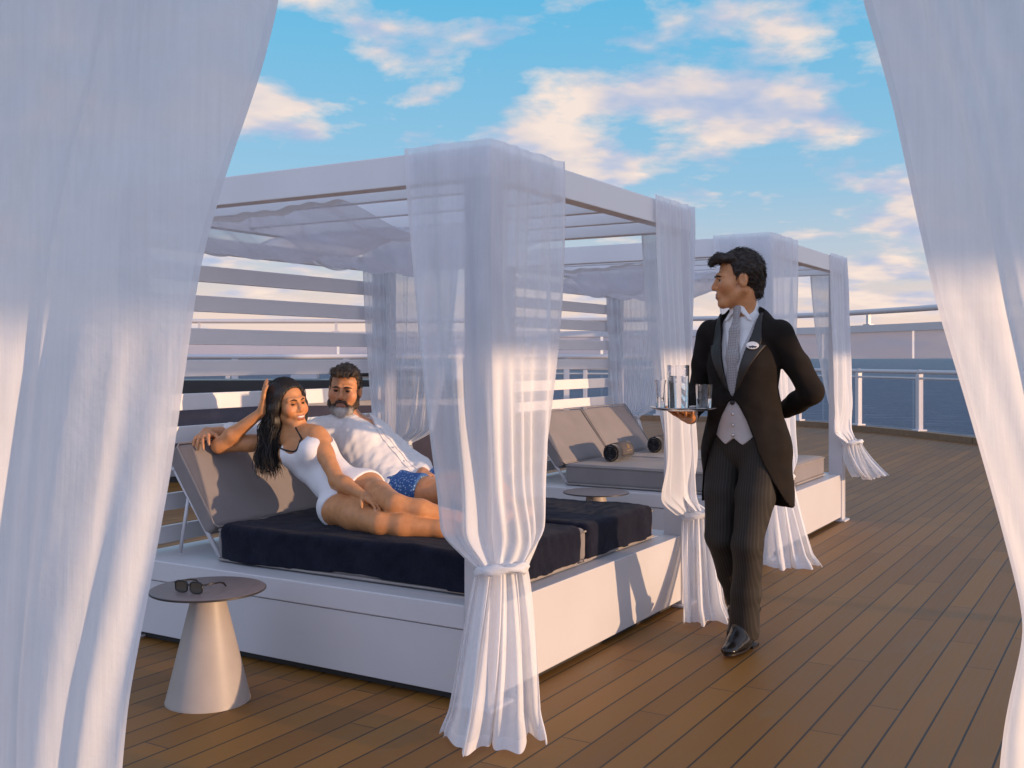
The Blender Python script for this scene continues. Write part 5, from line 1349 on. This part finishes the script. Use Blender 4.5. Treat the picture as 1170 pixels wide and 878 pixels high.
# oval badge on his left lapel, with a small crest
bxp, bz = -.092, 1.395; byy = coat_y(bxp, bz) + .014
nb_ = (coat_y(bxp - .015, bz) - coat_y(bxp + .015, bz)) / .03
Mb = Matrix.Translation((bxp, byy, bz)) @ Matrix.Rotation(math.atan(-nb_) * 1.0, 4, 'Z') @ Matrix.Rotation(R(-78), 4, 'X')
bg_ = MB().lathe([(0.0001, .004), (.026, .004), (.0285, .002), (.0285, 0)], n=40); bg_.v = [tuple(Mb @ Vector((q[0] * 1.0, q[1] * .62, q[2]))) for q in bg_.v]
bd_ = bg_.build('badge', 'badge_white', bt, auto=40)
cr = [(-.019, .004), (-.016, .009), (-.010, .0125), (-.005, .0095), (0, .0135), (.005, .0095), (.010, .0125), (.016, .009), (.019, .004), (.008, .0035), (0, .001), (-.008, .0035)]
n = len(cr); MB().add([tuple(Mb @ Vector((x, -y * -1.0, .0042))) for x, y in cr] + [tuple(Mb @ Vector((x, y, .0052))) for x, y in cr],
    [tuple(reversed(range(n))), tuple(range(n, 2 * n))] + [(i, (i + 1) % n, (i + 1) % n + n, i + n) for i in range(n)]).build('crest', 'badge_navy', bd_)
# shirt cuff at the tray hand
G = Grid(RW - .09, RW + .09, .004); G.rc(mixp(RE, RW, .80), mixp(RE, RW, .97), .037, .036, 0); G.rc(mixp(RE, RW, .9), mixp(RE, RW, 1.2), .031, .030, 0, None, 'sub')
G.cut(lambda X, Y, Z: ((X - RW[0]) * nrm(RW - RE)[0] + (Y - RW[1]) * nrm(RW - RE)[1] + (Z - RW[2]) * nrm(RW - RE)[2]) - .000)
G.build('shirt_cuff', 'white_shirt', bt)

# ---- tray, carafe and tumblers
def bw(x, y, z_): return bt.matrix_basis @ Vector((x, y, z_)) if False else Matrix.Translation(bt_loc) @ Matrix.Rotation(bt_rot, 4, 'Z') @ Vector((x, y, z_))
TX, TY, TZ = .158, .285, 1.106
ty = MB().lathe([(.0001, 0), (.118, 0), (.132, .003), (.150, .0105), (.1515, .012), (.150, .0135), (.132, .006), (.118, .003), (.0001, .003)], n=72).build('serving_tray', 'steel', None, auto=35)
ty.location = bw(TX, TY, TZ); tag(ty, "round silver tray balanced on the butler's palm", 'tray')
def vessel(name, prof_out, wall, wl_, loc, label, cat, group=None):
    r = empty(name, loc, 0, label, cat, group, .05)
    zz_ = [z_ for _, z_ in prof_out]; rr_ = [q for q, _ in prof_out]; at_z = lambda z_: float(np.interp(z_, zz_, rr_))
    pin = [(max(rr - wall, .0001), z_) for rr, z_ in reversed(prof_out) if z_ > .007]
    pin += [(at_z(.007) - wall, .007), (at_z(.006) - wall * 1.6, .006), (.0001, .006)]; po = [(.0001, 0)] + prof_out
    MB().lathe(po + pin, n=48).build('glass_body', 'tumbler_glass', r, auto=50)
    if wl_:
        wp = [(.0001, .0065), (at_z(.007) - wall * 1.7, .0066), (at_z(.008) - wall - .0004, .0078)] + [(max(rr - wall - .0004, .0005), z_) for rr, z_ in prof_out if .009 < z_ < wl_]
        rr = np.interp(wl_, [z_ for _, z_ in prof_out], [q for q, _ in prof_out]) - wall - .0004
        MB().lathe(wp + [(rr, wl_), (.0001, wl_)], n=48).build('water', 'water_clear', r, auto=50)
    return r
vessel('water_glass', [(.046, 0), (.048, .004), (.0485, .19), (.0485, .198)], .0035, .150, bw(TX + .015, TY + .020, TZ + .0035), 'tall straight glass carafe of water on the tray', 'carafe')
vessel('water_glass', [(.032, 0), (.034, .004), (.037, .105), (.0375, .112)], .0028, .050, bw(TX - .092, TY - .020, TZ + .0035), 'short tumbler at the right side of the tray', 'glass', 'tumblers on the tray')
vessel('water_glass', [(.019, 0), (.021, .004), (.017, .05), (.020, .10), (.026, .130)], .0025, .055, bw(TX + .092, TY + .045, TZ + .0035), 'small waisted glass in front of the carafe', 'glass', 'tumblers on the tray')
